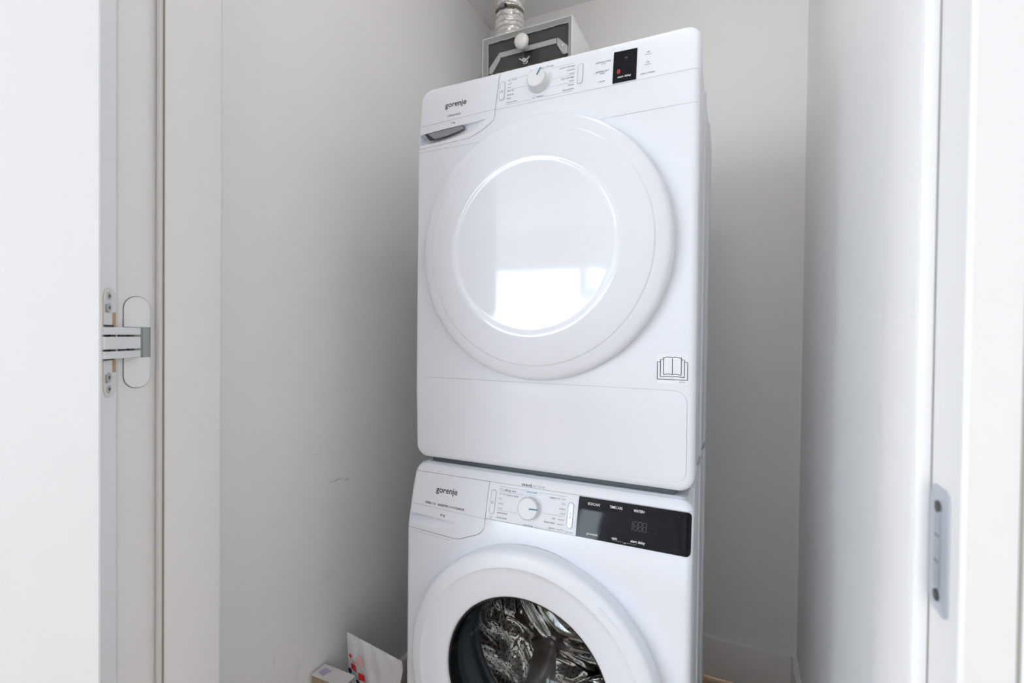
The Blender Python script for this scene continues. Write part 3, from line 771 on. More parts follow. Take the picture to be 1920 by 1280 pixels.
# control panel: above L1, right of the curve
trc = [p for p in FD.outline if p[0] > .5 and p[1] > 1.6]
scr = [(.4448, 1.6012), (.4885, 1.6007), (.4888, 1.6628), (.4450, 1.6640)]
up = [(a + G, b) for a, b in curve[:4]]
panel = [(.1976 + G, ZL1 + GT), (.6, ZL1 + GT)] + trc + up[:3]
FD.patch('control_panel', panel, 'panel', dry, grid=.010)
fas = [(.1235, 1.5476 - GT), (.0593, 1.545 - GT), (0, 1.5425 - GT), (0, ZL2 - .0035 + GT), (.6, ZL2 + GT), (.6, ZL1 - GT), (.1974 + G, ZL1 - GT), (.1965 + G, 1.5827), (.1950 + G, 1.5785 - G), (.189 + G, 1.5733 - G), (.1735 + G, 1.5636 - G), (.1538 + G, 1.5543 - G), (.1377, 1.5489 - GT)]
FD.patch('fascia', fas, 'enamel', dry, grid=.012)
flap = rrect(.0150, .5860, .8655, 1.0305, .022, 8)
flap_hole = rrect(.0147, .5863, .8652, 1.0308, .0223, 8)
bot = [p for p in FD.outline if p[1] < 1.2]
fp = bot[:] ; # anticlockwise from left bottom corner
fp = bot + [(.6, ZL2 - GT), (0, ZL2 - .0035 - GT)]
FD.patch('front_panel', fp, 'enamel', dry, holes=[flap_hole], grid=.014)
FD.patch('lower_flap', flap, 'enamel', dry, off=.0007, grid=.016)
FD.patch('front_backing', rrect(.004, .596, .852, 1.683, .024, 8), 'seamlight', dry, holes=[scale2(griphole, .0002)], off=-.0028, grid=.02)
# crease across the drawer moulding
FD.lines('moulding_crease', [([(.0012, 1.5935), (.1965, 1.6005)], .0006)], 'seamlight', dry)
FD.lines('bottom_shadow_line', [([(.005, .8485 + .0125), (.012, .8640)], .0004)], 'seamlight', dry) if 0 else None

# printed panel
print_text(FD, 'logo', [('gorenje', .0712, .1252, 1.6272, .0175, .012)], 'print_dark', dry)
print_text(FD, 'model_print', [('AIRREFRESH', .0782, .1128, 1.6050, .0060, .006)], 'print_mid', dry)
print_text(FD, 'capacity_print', [('7 kg', .0893, .0993, 1.5880, .0048, .012)], 'print_dark', dry)
print_text(FD, 'series_print', [('WAVE', .2725, .2935, 1.6655, .0060, .018)], 'print_dark', dry)
print_text(FD, 'series_print', [('ACTIVE', .2945, .3225, 1.6660, .0060, -.004)], 'print_mid', dry)
L = []
for t, z, x1 in (('air  time', 1.6560, .2440), ('xxl', 1.6480, .2310), ('xxl', 1.6400, .2305), ('shirts', 1.6322, .2385), ('sports', 1.6240, .2385), ('baby', 1.6160, .2325), ('down wear', 1.6075, .2475)):
    L.append((t, .2232, x1, z, .0047, .003))
for t, z, x0 in (('cotton storage', 1.6560, .3360), ('normal', 1.6480, .3524), ('iron', 1.6400, .3590), ('mix storage', 1.6320, .3415), ('iron', 1.6245, .3590), ('wool', 1.6162, .3560), ('sensitive', 1.6078, .3455)):
    L.append((t, x0, .3680, z, .0047, .003))
L.append(('air refresh', .2815, .3057, 1.6058, .0047, .003))
print_text(FD, 'program_print', L, 'print_mid', dry)
FD.lines('program_lines', [([(.2245, 1.6602), (.2700, 1.6602)], .0004), ([(.3190, 1.6625), (.3683, 1.6625)], .0004), ([(.2235, 1.6368), (.2691, 1.6368)], .0004), ([(.3200, 1.6383), (.3673, 1.6383)], .0004),
          ([(.3205, 1.6225), (.3660, 1.6225)], .0004), ([(.2215, 1.6048), (.2795, 1.6048)], .0004), ([(.3075, 1.6048), (.3661, 1.6048)], .0004)], 'print_grey', dry)
print_text(FD, 'option_print', [('GENTLE', .4100, .4260, 1.6485, .0045, .008), ('CARE', .4268, .4400, 1.6485, .0045, 0), ('EXTRA', .4115, .4265, 1.6290, .0048, .02), ('DRY', .4275, .4372, 1.6290, .0048, 0), ('ready', .4175, .4302, 1.6096, .0045, 0),
                                ('4h', .5069, .5122, 1.6475, .0050, .006), ('1h', .5068, .5117, 1.6278, .0050, .006), ('anti crease', .4960, .5222, 1.6072, .0050, 0)], 'print_mid', dry)
FD.lines('option_lines', [([(.4205, 1.6460), (.4300, 1.6460)], .0007), ([(.4195, 1.6265), (.4299, 1.6265)], .0010), ([(.5034, 1.6447), (.5148, 1.6447)], .0008), ([(.5029, 1.6248), (.5143, 1.6248)], .0008)], 'print_mid', dry)
ds = FD.plate('screen', scr, 'display', dry, off=.0010, label='small black display')
print_text(FD, 'screen_print', [('start delay', .4542, .4792, 1.6098, .0056, .012)], 'print_white', ds, off=.0013)
print_text(FD, 'screen_symbol', [('-o', .4650, .4712, 1.6462, .0048, .0)], 'print_grey', ds, off=.0013)
V, Fs = FD.ribbon(rrect(.4534, .4580, 1.6188, 1.6262, .0018, 4), .0011, True, .0013)
lk = mk('lock_light', V, Fs, 'print_red', ds, label='red child lock light')
V, Fs = FD.ribbon([(.4557, 1.6205), (.4557, 1.6245)], .0016, False, .0013); mk('lock_symbol', V, Fs, 'print_red', lk)
pb = pill(FD, 'power_button', .2112, 1.6172, 1.6575, .0106, dry)
def power_symbol(fr, cx, cz, r, parent, off=.0016):
    arc = [(cx + r * math.sin(a), cz + r * math.cos(a)) for a in [math.radians(35 + i * 290 / 16) for i in range(17)]]
    V, Fs = join([fr.ribbon(arc, .0006, False, off), fr.ribbon([(cx, cz + r * .3), (cx, cz + r * 1.25)], .0006, False, off)])
    mk('power_symbol', V, Fs, 'print_dark', parent)
power_symbol(FD, .2112, 1.6355, .0024, pb)
pill(FD, 'start_button', .3802, 1.6165, 1.6565, .0094, dry)
knob(FD, 'program_knob', .2950, 1.6355, .0228, .0198, .021, math.radians(62), dry, ind=.017)
# instruction sticker
st = FD.plate('instruction_sticker', [(.5338, 1.0432), (.5868, 1.0432), (.5868, 1.0950), (.5338, 1.0950)], 'print_white', dry, off=.0002, label='square sticker with open book symbol')
def book(cx, cz, s_):
    L_ = []
    wd = .0011
    # front open book
    L_ += [([(cx - .0152, cz + .0185), (cx - .0152, cz - .0120)], wd), ([(cx + .0152, cz + .0185), (cx + .0152, cz - .0120)], wd), ([(cx, cz + .0170), (cx, cz - .0125)], wd)]
    for sg in (-1, 1):
        for z0 in (.0175, -.0128):
            L_.append(([(cx + sg * .0152 * (1 - t / 6), cz + z0 + .0016 * math.sin((t / 6) * PI * .8)) for t in range(7)], wd))
    # pages behind
    for dx, dt, db in ((.0205, .0145, -.0165), (.0258, .0105, -.0212)):
        for sg in (-1, 1):
            L_.append(([(cx + sg * (dx - .0050), cz + dt), (cx + sg * dx, cz + dt), (cx + sg * dx, cz + db)], wd))
        L_.append(([(cx - dx, cz + db), (cx - .004, cz + db + (.0012 if dx < .022 else 0)), (cx, cz + db - .0000), (cx + .004, cz + db + (.0012 if dx < .022 else 0)), (cx + dx, cz + db)], wd))
    return L_
FD.lines('book_symbol', book(.5603, 1.0712, 1), 'print_dark', st, off=.0007)
print_text(FD, 'part_number', [('599962', .5725, .5830, 1.0450, .0030, 0)], 'print_mid', st, off=.0007)

# porthole door (all white)
def at(cx, cz): return Vector((cx, 0, cz))
dc = at(.3, 1.2993)
dr = turned('door', [(.262, 0.003), (.2620, -.0150), (.2612, -.0205), (.2580, -.0250), (.2520, -.0285), (.2345, -.0325), (.2328, -.0330), (.2316, -.0348), (.2300, -.0354), (.2100, -.0390), (.1900, -.0427), (.1768, -.0451), (.1762, -.0452), (.1757, -.0451)], dc, 'ringwhite', dry, n=160, label='round white door with a dished glossy centre')
turned('door_dish', [(.1757, -.0451), (.1725, -.0451), (.1700, -.0448), (.1680, -.0443), (.1662, -.0438), (.1645, -.0434), (.1625, -.0431), (.1590, -.0430), (.1400, -.0430), (.1, -.0430), (0, -.0430)], dc, 'doorwhite', dr, n=200)
# small recess mark on the rim is built as a thin pressed pill (see washer)
# ================================================================== WASHING MACHINE
WP = [(0, -.0265), (.680, -.0265), (.703, -.0256), (.7486, -.0160), (.7757, -.0098), (.8018, -.0022), (.817, .0035), (.8335, .0105)]
FW = Front(0, .6, .006, .8365, WP, .026, .012)
was = thing('washing_machine', 'white front-loading washing machine with glass porthole and black display, under the dryer', 'washing machine', (.3, .3, 0))
housing('housing', FW, .020, .834, .012, .60, 'enamel_side', was)
for x in (.06, .54):
    for y in (.08, .55):
        turned('foot', [(0, 0), (.022, 0), (.022, .012), (.012, .014), (.012, .03)], Vector((x, y, 0)), 'black', was, n=20, rot=Matrix.Rotation(PI / 2, 4, 'X'))
wc = [(.1942, .8160), (.1946, .7700), (.1945, .7450), (.1943, .7271), (.1930, .7225), (.1900, .7181), (.1845, .7127), (.1760, .7085), (.1477, .6977), (.1371, .6940), (.1300, .6928), (.1216, .6925), (.1100, .6932), (0.0, .6979)]
ZA, ZBp = .8160, .7440
gt2 = lerp_tab([(.0075, .7291), (.0749, .7270), (.1389, .7240)]); gb2 = lerp_tab([(.0075, .7062), (.0434, .7060), (.0924, .7060), (.1389, .7165)])
xs = [.0075 + (.1389 - .0075) * i / 24 for i in range(25)]
gh2 = [(x, gb2(x)) for x in xs] + [(x, gt2(x)) for x in reversed(xs)]
wtl = [p for p in FW.outline if p[0] < .1 and p[1] > .7]; wtr = [p for p in FW.outline if p[0] > .5 and p[1] > .7]
dpoly = [(0, .6979 + G)] + [(a - G * .6, b + G) for a, b in reversed(wc[3:-1])] + [(.1945 - G, .7450), (.1946 - G, .77), (.1942 - G, ZA - G), (0.0, ZA - G)]
dpoly = [p for p in dpoly if FW.edge(*p) >= -1e-6]
dpoly = [(0, .6979 + G)] + [(a - G * .6, b + G) for a, b in reversed(wc[3:-1])] + [(.1945 - G, .7450), (.1946 - G, .77), (.1942 - G, ZA - G)]
# left edge of the drawer follows the outline where the corner starts to round
lo_ = [p for p in wtl if p[1] < ZA - G]
FW.patch('drawer_front', dpoly + [(max(0, .026 - math.sqrt(max(0, .026 ** 2 - max(0, ZA - (.8365 - .026)) ** 2))), ZA - G)] + lo_, 'enamel', was, holes=[gh2], grid=.009, step=.004)
scoop(FW, 'drawer_grip', .0075, .1389, gt2, gb2, .020, 'enamel', was, pw=.9, grow=.75)
xl_ = .026 - math.sqrt(.026 ** 2 - (ZA + G - (.8365 - .026)) ** 2)
tt = [(xl_, ZA + GT), (.6 - xl_, ZA + GT)] + [p for p in wtr if p[1] > ZA + GT] + [p for p in wtl if p[1] > ZA + GT]
FW.patch('top_trim', tt, 'enamel', was, grid=.008)
disp = [(.3906, .7442)] + [(x, z) for x, z in rrect(.45, .5975, .7442, .8158, .0075, 6)][7:21] + [(.3912, .8148)]
disp = [(.3906, .7442), (.5895, .7442)] + [(.5895 + .0075 * math.sin(a), .7517 - .0075 * math.cos(a)) for a in [i / 6 * PI / 2 for i in range(1, 7)]] + [(.5970, .8080)] + [(.5895 + .0075 * math.cos(a), .8080 + .0072 * math.sin(a)) for a in [i / 6 * PI / 2 for i in range(1, 7)]] + [(.3912, .8150)]
cp = [(.1946 + G, ZBp + GT), (.3906, ZBp + GT), (.3912, ZA - GT), (.1942 + G, ZA - GT)]
FW.patch('control_panel', cp, 'panel', was, grid=.010)
# right cheek around the display, then the big front panel with the porthole opening
wcx, wcz = .3, .448
hole = [(wcx + .195 * math.cos(i / 72 * 2 * PI), wcz + .195 * math.sin(i / 72 * 2 * PI)) for i in range(72)]
wbot = [p for p in FW.outline if p[1] < .3]
under = [(a + G * .5, b - G) for a, b in wc[3:-1]]
big = wbot + [p for p in wtr if p[1] < ZA - GT] + [(.6 - xl_, ZA - GT), (.3912, ZA - GT), (.3906, ZBp - GT), (.1946 + G, ZBp - GT)] + under + [(0, .6979 - GT)]
FW.patch('front_panel', big, 'enamel', was, holes=[hole], grid=.014)
FW.patch('front_backing', rrect(.004, .596, .010, .8325, .022, 8), 'seam', was, holes=[hole, scale2(gh2, .0002)], off=-.0028, grid=.02)
FW.lines('moulding_crease', [([(.0012, .7487), (.194, .7430)], .0005), ([(.001, .6920), (.115, .6868)], .0004)], 'seamlight', was)
print_text(FW, 'logo', [('gorenje', .0668, .1212, .7790, .0175, .012)], 'print_dark', was)
print_text(FW, 'model_print', [('STERIL', .0434, .0590, .7525, .0062, .02), ('TUB', .0600, .0700, .7521, .0062, -.004), ('INVERTER', .0760, .1020, .7516, .0062, .02), ('POWER', .1032, .1215, .7511, .0062, -.006), ('DRIVE', .1225, .1425, .7508, .0062, .02)], 'print_dark', was, split=True)
print_text(FW, 'capacity_print', [('8 kg', .0857, .0975, .7325, .0058, .012)], 'print_dark', was)
print_text(FW, 'series_print', [('WAVE', .2670, .2905, .8172, .0066, .02)], 'print_dark', was)
print_text(FW, 'series_print', [('ACTIVE', .2912, .3182, .8172, .0066, -.008)], 'print_grey', was)
print_text(FW, 'auto_wash_print', [('auto wash', .2812, .3035, .8068, .0052, .008)], 'print_teal', was, label='teal words auto wash')
print_text(FW, 'program_print', [('allergy care', .2312, .2575, .8032, .0056, .012), ('heavy duty', .2381, .2638, .7945, .0056, .0), ('spin/drain', .2200, .2436, .7588, .0052, .004), ('rinse/soft', .2190, .2432, .7496, .0052, .004),
                                 ('steriltub', .2812, .3015, .7448, .0052, .0), ('cotton', .3316, .3450, .8030, .0056, .0), ('mix', .3400, .3470, .7664, .0052, .006), ('down wear', .3236, .3470, .7578, .0052, .006), ('sports', .3347, .3475, .7482, .0052, .006),
                                 ('stop reset', .3684, .3850, .7472, .0030, .0), ('stop', .2035, .2105, .7495, .0032, .0), ('off', .2050, .2090, .7465, .0028, .0)], 'print_mid', was)
print_text(FW, 'temperature_print', [('hot', .2212, .2285, .8040, .0050, 0), ('on, hot', .2205, .2365, .7952, .0050, 0), ('hot', .2207, .2281, .7858, .0050, 0), ('warm', .2209, .2329, .7768, .0050, 0), ('cold', .2207, .2300, .7674, .0050, 0),
                                    ('on, hot', .3475, .3643, .8034, .0050, 0), ('hot', .3573, .3650, .7950, .0050, 0), ('warm', .3530, .3650, .7860, .0050, 0), ('cold', .3552, .3652, .7773, .0050, 0),
                                    ('warm', .3515, .3650, .7664, .0050, 0), ('warm', .3515, .3650, .7578, .0050, 0), ('warm', .3510, .3652, .7482, .0050, 0)], 'print_grey', was)
FW.lines('program_lines', [([(.2190, .8098), (.2795, .8098)], .0004), ([(.3080, .8098), (.3643, .8098)], .0004), ([(.2198, .8010), (.2754, .8010)], .0004), ([(.2197, .7652), (.2655, .7652)], .0004),
          ([(.3210, .7742), (.3641, .7742)], .0004), ([(.1960, .7450), (.2765, .7450)], .0004), ([(.3060, .7455), (.3632, .7455)], .0004)], 'print_grey', was)
pb = pill(FW, 'power_button', .2078, .7560, .8014, .0096, was)
power_symbol(FW, .2078, .7785, .0026, pb)
sb = pill(FW, 'start_button', .3765, .7560, .8006, .0100, was)
V, Fs = join([FW.ribbon([(.3752, .7840), (.3780, .7818), (.3752, .7796)], .0005, False, .0016), FW.ribbon([(.3757, .7765), (.3757, .7735)], .0005, False, .0016), FW.ribbon([(.3772, .7765), (.3772, .7735)], .0005, False, .0016)])
mk('start_symbol', V, Fs, 'print_dark', sb)
knob(FW, 'program_knob', .2915, .7782, .0225, .0215, .014, math.radians(2), was, ind=.020)
dd = FW.plate('display', disp, 'display', was, off=.0012, label='wide glossy black display')
print_text(FW, 'display_print', [('ECO', .4100, .4195, .8028, .0062, .016), ('CARE', .4202, .4330, .8028, .0062, 0), ('TIME', .4519, .4630, .8032, .0062, .016), ('CARE', .4638, .4758, .8032, .0062, 0), ('WATER+', .4963, .5165, .8032, .0062, .016),
                                 ('prewash', .4120, .4330, .7510, .0062, .006), ('spin', .4596, .4692, .7510, .0064, .012), ('start delay', .4942, .5196, .7518, .0064, .012), ('-o', .4815, .4850, .7472, .0040, .01)], 'print_white', dd, off=.0016, split=True)
dots = [([(.4640 + i * .0022, .7494 - i * .00005), (.4648 + i * .0022, .7494 - i * .00005)], .0006) for i in range(8)] + [([(.4858 + i * .0022, .7488 + i * .00004), (.4866 + i * .0022, .7488 + i * .00004)], .0006) for i in range(9)]
FW.lines('dotted_line', dots, 'print_white', dd, off=.0016)
def seg(cx, cz, w_, h_):
    g = .0006; L_ = []
    for z in (cz, cz + h_ / 2, cz + h_): L_.append(([(cx + g, z), (cx + w_ - g, z)], .0009))
    for x in (cx, cx + w_):
        for z in (cz, cz + h_ / 2): L_.append(([(x, z + g), (x, z + h_ / 2 - g)], .0009))
    return L_
sg_ = [([(.4955, .7725), (.4955, .7795)], .0009), ([(.4955, .7807), (.4955, .7875)], .0009)]
for cx in (.4985, .5068, .5148): sg_ += seg(cx, .7725, .0060, .0150)
FW.lines('digits', sg_, 'print_dim', dd, off=.0016)

# stacking plate between the machines
turned_dummy = None
sk = box('stacking_plate', (.035, .024, .8370), (.566, .58, .8475), 'darkgrey', None, bev=.001)
tag(sk, 'dark grey stacking plate in the gap between dryer and washing machine', 'stacking plate')

# washer door
wdc = at(wcx, wcz)
O_ = -.026
wd = turned('door_ring', [(.262, O_ + .0), (.262, O_ - .022), (.2612, O_ - .0285), (.2580, O_ - .0335), (.2520, O_ - .0365), (.2335, O_ - .0395), (.2318, O_ - .0398), (.2300, O_ - .0385), (.2200, O_ - .0372), (.1900, O_ - .0340), (.1760, O_ - .0322), (.1730, O_ - .0312), (.1712, O_ - .0290), (.1705, O_ - .02), (.1705, O_ - .002)], wdc, 'ringwhite', was, n=160, label='white outer ring of the porthole door')
turned('glass_trim', [(.1705, O_ - .025), (.1690, O_ - .0265), (.1672, O_ - .0262), (.1662, O_ - .018), (.1662, O_ + .004), (.1705, O_ + .004)], wdc, 'black', wd, n=120)
turned('door_back', [(.262, O_ + .0), (.170, O_ + .004)], wdc, 'darkgrey', wd, n=96)
turned('glass_bowl', [(.1665, O_ - .022), (.1640, O_ - .006), (.1560, .010), (.1480, .035), (.1400, .060), (.1250, .085), (.100, .103), (.06, .113), (.0, .117)], wdc, 'bowl', was, n=96, label='clear glass bowl of the porthole')
turned('door_gasket', [(.200, -.020), (.190, -.012), (.176, -.008), (.171, .004), (.178, .014), (.184, .020), (.176, .030), (.169, .034), (.166, .042), (.172, .052), (.178, .058), (.176, .070), (.170, .074), (.172, .084), (.19, .088)], wdc, 'rubber', was, n=96)
# drum
nT, nY = 150, 34; V, Fs, UV = [], [], []
for i in range(nT + 1):
    a = 2 * PI * i / nT
    for j in range(nY + 1):
        t = j / nY; y = .092 + t * .285
        r = .238 + .0055 * math.sin(a * 12 + 2.5 * math.sin(t * 9)) + .004 * math.sin(t * 22 + 3 * math.sin(a * 6))
        if j == 0: r = .238
        V.append((wcx + r * math.cos(a), y, wcz + r * math.sin(a))); UV.append((i / nT, t))
m_ = nY + 1
for i in range(nT):
    for j in range(nY): Fs.append([i * m_ + j, i * m_ + j + 1, (i + 1) * m_ + j + 1, (i + 1) * m_ + j])
drum = mk('drum', V, Fs, 'drum', was, smooth=True, uvs=UV)
turned('drum_lip', [(.180, .082), (.176, .088), (.180, .094), (.215, .098), (.238, .094)], wdc, 'steelhub', drum, n=96)
V, Fs = [], []
nA, nR = 144, 26
for i in range(nA):
    a = 2 * PI * i / nA
    for j in range(nR + 1):
        t = j / nR; r = .240 * t
        y = .377 - .030 * max(0, 1 - abs(t - .0) * 2.2) - .010 * (math.cos(3 * a + 4 * t) ** 2) * math.sin(t * PI) - .004 * math.sin(t * 30)
        V.append((wcx + r * math.cos(a), y, wcz + r * math.sin(a)))
for i in range(nA):
    k2 = (i + 1) % nA
    for j in range(nR): Fs.append([i * (nR + 1) + j, i * (nR + 1) + j + 1, k2 * (nR + 1) + j + 1, k2 * (nR + 1) + j])
V, Fs = weld(V, Fs)
mk('drum_back', V, Fs, 'steelhub', drum, smooth=True)
for k_ in range(3):
    a0 = math.radians(2 + 120 * k_); V, Fs = [], []
    nn = 12
    for i in range(nn + 1):
        t = i / nn; y = .100 + .27 * t; h_ = .052 * (math.sin(min(1, t * 5) * PI / 2)) * (1 - .25 * t); tw = .12 * math.sin(t * PI)
        for (da, hh) in ((-.17, -.008), (-.12, .35 * h_), (-.06, .9 * h_), (0, h_), (.06, .9 * h_), (.12, .35 * h_), (.17, -.008)):
            a = a0 + da + tw; r = .238 - hh; V.append((wcx + r * math.cos(a), y, wcz + r * math.sin(a)))
    for i in range(nn):
        for j in range(6): Fs.append([i * 7 + j, i * 7 + j + 1, (i + 1) * 7 + j + 1, (i + 1) * 7 + j])
    mk('drum_paddle', V, Fs, 'paddle', drum, smooth=True)
turned('tub', [(.26, .09), (.262, .40), (0, .405)], wdc, 'black', was, n=48)
# pressed pill mark on the ring, upper right
def ringmark(c, ang, r, L_, w_, yy, parent):
    poly = []
    hl = L_ / 2
    pts = []
    for i in range(13):
        d = -hl + L_ * i / 12; a = ang + d / r; pts.append((c[0] + (r + w_ / 2) * math.cos(a), c[1] + (r + w_ / 2) * math.sin(a)))
    for i in range(13):
        d = hl - L_ * i / 12; a = ang + d / r; pts.append((c[0] + (r - w_ / 2) * math.cos(a), c[1] + (r - w_ / 2) * math.sin(a)))
    V, Fs = prism(pts, (1, 0, 0), (0, 0, 1), (0, yy, 0), (0, .002, 0))
    mk('grip_mark', V, Fs, 'ringwhite', parent)
ringmark((wcx, wcz), math.radians(46.5), .2435, .052, .0085, O_ - .0388, wd)

# ================================================================== LINT BOX AND DUCT
BX0, BX1, BY0, BY1, BZ0, BZ1 = -.1064, .2005, .500, .8285, 1.953, 2.096
vb = thing('vent_box', 'white lint filter box with silver-taped clear front and white knob, above the dryer', 'vent box', ((BX0 + BX1) / 2, BY1, BZ0))
tk = .0022
parts = [boxgeo((BX0, BY0, BZ0), (BX0 + tk, BY1, BZ1)), boxgeo((BX1 - tk, BY0, BZ0), (BX1, BY1, BZ1)), boxgeo((BX0 + tk, BY0, BZ1 - tk), (BX1 - tk, BY1, BZ1)), boxgeo((BX0 + tk, BY0, BZ0), (BX1 - tk, BY1, BZ0 + tk)), boxgeo((BX0 + tk, BY1 - tk, BZ0 + tk), (BX1 - tk, BY1, BZ1 - tk))]
mk('casing', *join(parts), 'boxwhite', vb)
# silver taped border with ragged inner edge
def ragged(x0, x1, z0, z1, n=26, am=.0016):
    out = []
    for i in range(n): out.append((x0 + (x1 - x0) * i / n, z0 + random.uniform(-am, am)))
    for i in range(n // 2): out.append((x1 + random.uniform(-am, am), z0 + (z1 - z0) * i / (n // 2)))
    for i in range(n): out.append((x1 + (x0 - x1) * i / n, z1 + random.uniform(-am, am)))
    for i in range(n // 2): out.append((x0 + random.uniform(-am, am), z1 + (z0 - z1) * i / (n // 2)))
    return out
def frame_mesh(outer, inner, y, dy):
    k = len(inner)
    def proj_out(p, q):
        # matching point on the outer rectangle
        x0, x1, z0, z1 = q; ix0, ix1, iz0, iz1 = inb
        return (x0 + (p[0] - ix0) / (ix1 - ix0) * (x1 - x0), z0 + (p[1] - iz0) / (iz1 - iz0) * (z1 - z0))
    inb = (min(p[0] for p in inner), max(p[0] for p in inner), min(p[1] for p in inner), max(p[1] for p in inner))
    o = []
    for p in inner:
        q = proj_out(p, outer)
        # snap to rectangle border
        fx = (q[0] - outer[0]) / (outer[1] - outer[0]); fz = (q[1] - outer[2]) / (outer[3] - outer[2])
        m = min(fx, 1 - fx, fz * .5, (1 - fz) * .5)
        if m == fx: q = (outer[0], q[1])
        elif m == 1 - fx: q = (outer[1], q[1])
        elif m == fz * .5: q = (q[0], outer[2])
        else: q = (q[0], outer[3])
        o.append(q)
    V = [(a, y, b) for a, b in o] + [(a, y, b) for a, b in inner] + [(a, y + dy, b) for a, b in o] + [(a, y + dy, b) for a, b in inner]
    Fs = []
    for i in range(k):
        j = (i + 1) % k
        Fs += [[i, j, k + j, k + i], [2 * k + i, 2 * k + j, 3 * k + j, 3 * k + i], [k + i, k + j, 3 * k + j, 3 * k + i], [i, j, 2 * k + j, 2 * k + i]]
    return V, Fs
rag = ragged(-.0845, .1885, 1.9745, 2.0760, 34, .0012)
V, Fs = frame_mesh((-.0872, .1912, 1.9718, 2.0787), rag, BY0 + .0006, .0003)
mk('tape_edge', V, Fs, 'tape_light', vb, label='bright ragged inner tape edge')
V, Fs = frame_mesh((BX0 + tk, BX1 - tk, BZ0 + tk, BZ1 - tk), rag, BY0 + .0010, .0004)
mk('taped_border', V, Fs, 'tape', vb, label='silver tape border')
box('filter_felt', (BX0 + .003, BY0 + .0080, BZ0 + .003), (BX1 - .003, BY0 + .018, BZ1 - .003), 'felt', vb, label='dark grey filter felt')
pn = box('clear_cover', (BX0 + .003, BY0 - .0012, BZ0 + .003), (BX1 - .003, BY0 + .0004, BZ1 - .003), 'acrylic', vb, label='clear acrylic cover')
# bracket strap bent behind the cover
def strap(p, q, up, th_=.0015):
    P, Q, Uv = Vector(p), Vector(q), Vector(up)
    d = (Q - P).normalized(); n = d.cross(Uv).normalized() * th_
    V = [P, Q, Q + Uv, P + Uv]; V = [tuple(v) for v in V] + [tuple(v + n) for v in V]
    return V, [[0, 1, 2, 3], [7, 6, 5, 4], [0, 1, 5, 4], [1, 2, 6, 5], [2, 3, 7, 6], [3, 0, 4, 7]]
Yb = BY0 + .0045
br = mk('bracket_bar', *strap((-.046, Yb, 2.0245), (.150, Yb, 2.0245), (0, -.002, .0145)), 'bracket', vb, label='white bent bracket bar')
V, Fs = prism([(-.0815, 1.9790), (-.0700, 1.9790), (-.0420, 2.0180), (-.0440, 2.0400), (-.0810, 1.9985)], (1, 0, 0), (0, 0, 1), (0, Yb - .003, 0), (0, .0015, 0)); mk('bracket_leg', V, Fs, 'bracket', vb)
V, Fs = prism([(.1860, 1.9855), (.1720, 1.9850), (.1520, 2.0180), (.1530, 2.0410), (.1860, 2.0080)], (1, 0, 0), (0, 0, 1), (0, Yb - .003, 0), (0, .0015, 0)); mk('bracket_leg', V, Fs, 'bracket', vb)
for x, z in ((-.0655, 2.0055), (.1690, 2.0130)):
    turned('rivet', [(.0034, 0), (.0030, -.0015), (.0015, -.0024), (0, -.0026)], Vector((x, Yb - .003, z)), 'chrome', vb, n=16)
turned('hole', [(.0225, 0), (0, -.0001)], Vector((.0690, BY0 + .0078, 2.0040)), 'black', vb, n=28)
turned('round_knob', [(.0, -.040), (.010, -.0393), (.0175, -.0365), (.0225, -.0310), (.0240, -.0240), (.0215, -.0175), (.0150, -.0125), (.0105, -.0090), (.0100, -.0060), (.0115, -.0020), (.012, 0)], Vector((.0450, BY0 - .0012, 2.0400)), 'porcelain', vb, n=40, label='round white knob')
# wing nut
nc = Vector((.0475, BY0 - .003, 1.9900))
turned('wing_nut_core', [(.0, -.012), (.0036, -.012), (.0038, -.007), (.0068, -.006), (.0074, 0), (.009, .0015)], nc, 'chrome', vb, n=20)
for sg in (-1, 1):
    V, Fs = tube([nc + Vector((sg * .005, -.003, .0008)), nc + Vector((sg * .011, -.004, .004)), nc + Vector((sg * .0175, -.005, .0078)), nc + Vector((sg * .0185, -.005, .0050))], .0026, 10)
    mk('wing', V, Fs, 'chrome', vb, smooth=True, auto=50)
V, Fs = tube([(.0385, BY0 + .003, 2.028), (.0385, BY0 + .003, 2.000)], .0015, 8); mk('stud', V, Fs, 'slot_grey', vb)

# flexible foil duct
dx_, dy_ = -.069, .625
nA, nH = 72, 170; V, Fs = [], []
import mathutils
for j in range(nH + 1):
    z = 2.0975 + (ZC - 2.0975) * j / nH
    wob_ = mathutils.noise.noise(Vector((1.5, 3.2, z * 22))) * 2.2
    ring = .0009 * math.sin(z * 2 * PI / .0175 + wob_)
    for i in range(nA):
        a = 2 * PI * i / nA
        nz_ = mathutils.noise.noise(Vector((math.cos(a) * 2.6, math.sin(a) * 2.6, z * 75))) * .0042 + mathutils.noise.noise(Vector((math.cos(a) * 7, math.sin(a) * 7, z * 190))) * .0022
        cl = -.0045 * math.exp(-((z - 2.243) / .006) ** 2)
        r = .0500 + ring + nz_ + cl
        r *= 1 - .05 * math.exp(-((z - 2.0975) / .02) ** 2)
        V.append((dx_ + r * math.cos(a), dy_ + r * math.sin(a), z))
for j in range(nH):
    for i in range(nA): Fs.append([j * nA + i, j * nA + (i + 1) % nA, (j + 1) * nA + (i + 1) % nA, (j + 1) * nA + i])
du = thing('foil_duct', 'crinkled silver foil duct rising from the vent box to the ceiling', 'duct', (dx_, dy_, 2.0975))
mk('duct_hose', V, Fs, 'foil', du, smooth=True)
V, Fs = lathe([(.0478, -.0038), (.0500, -.0038), (.0500, .0038), (.0478, .0038)], 64, True)
Rz = Matrix.Translation((dx_, dy_, 2.243)) @ Matrix.Rotation(PI / 2, 4, 'X')
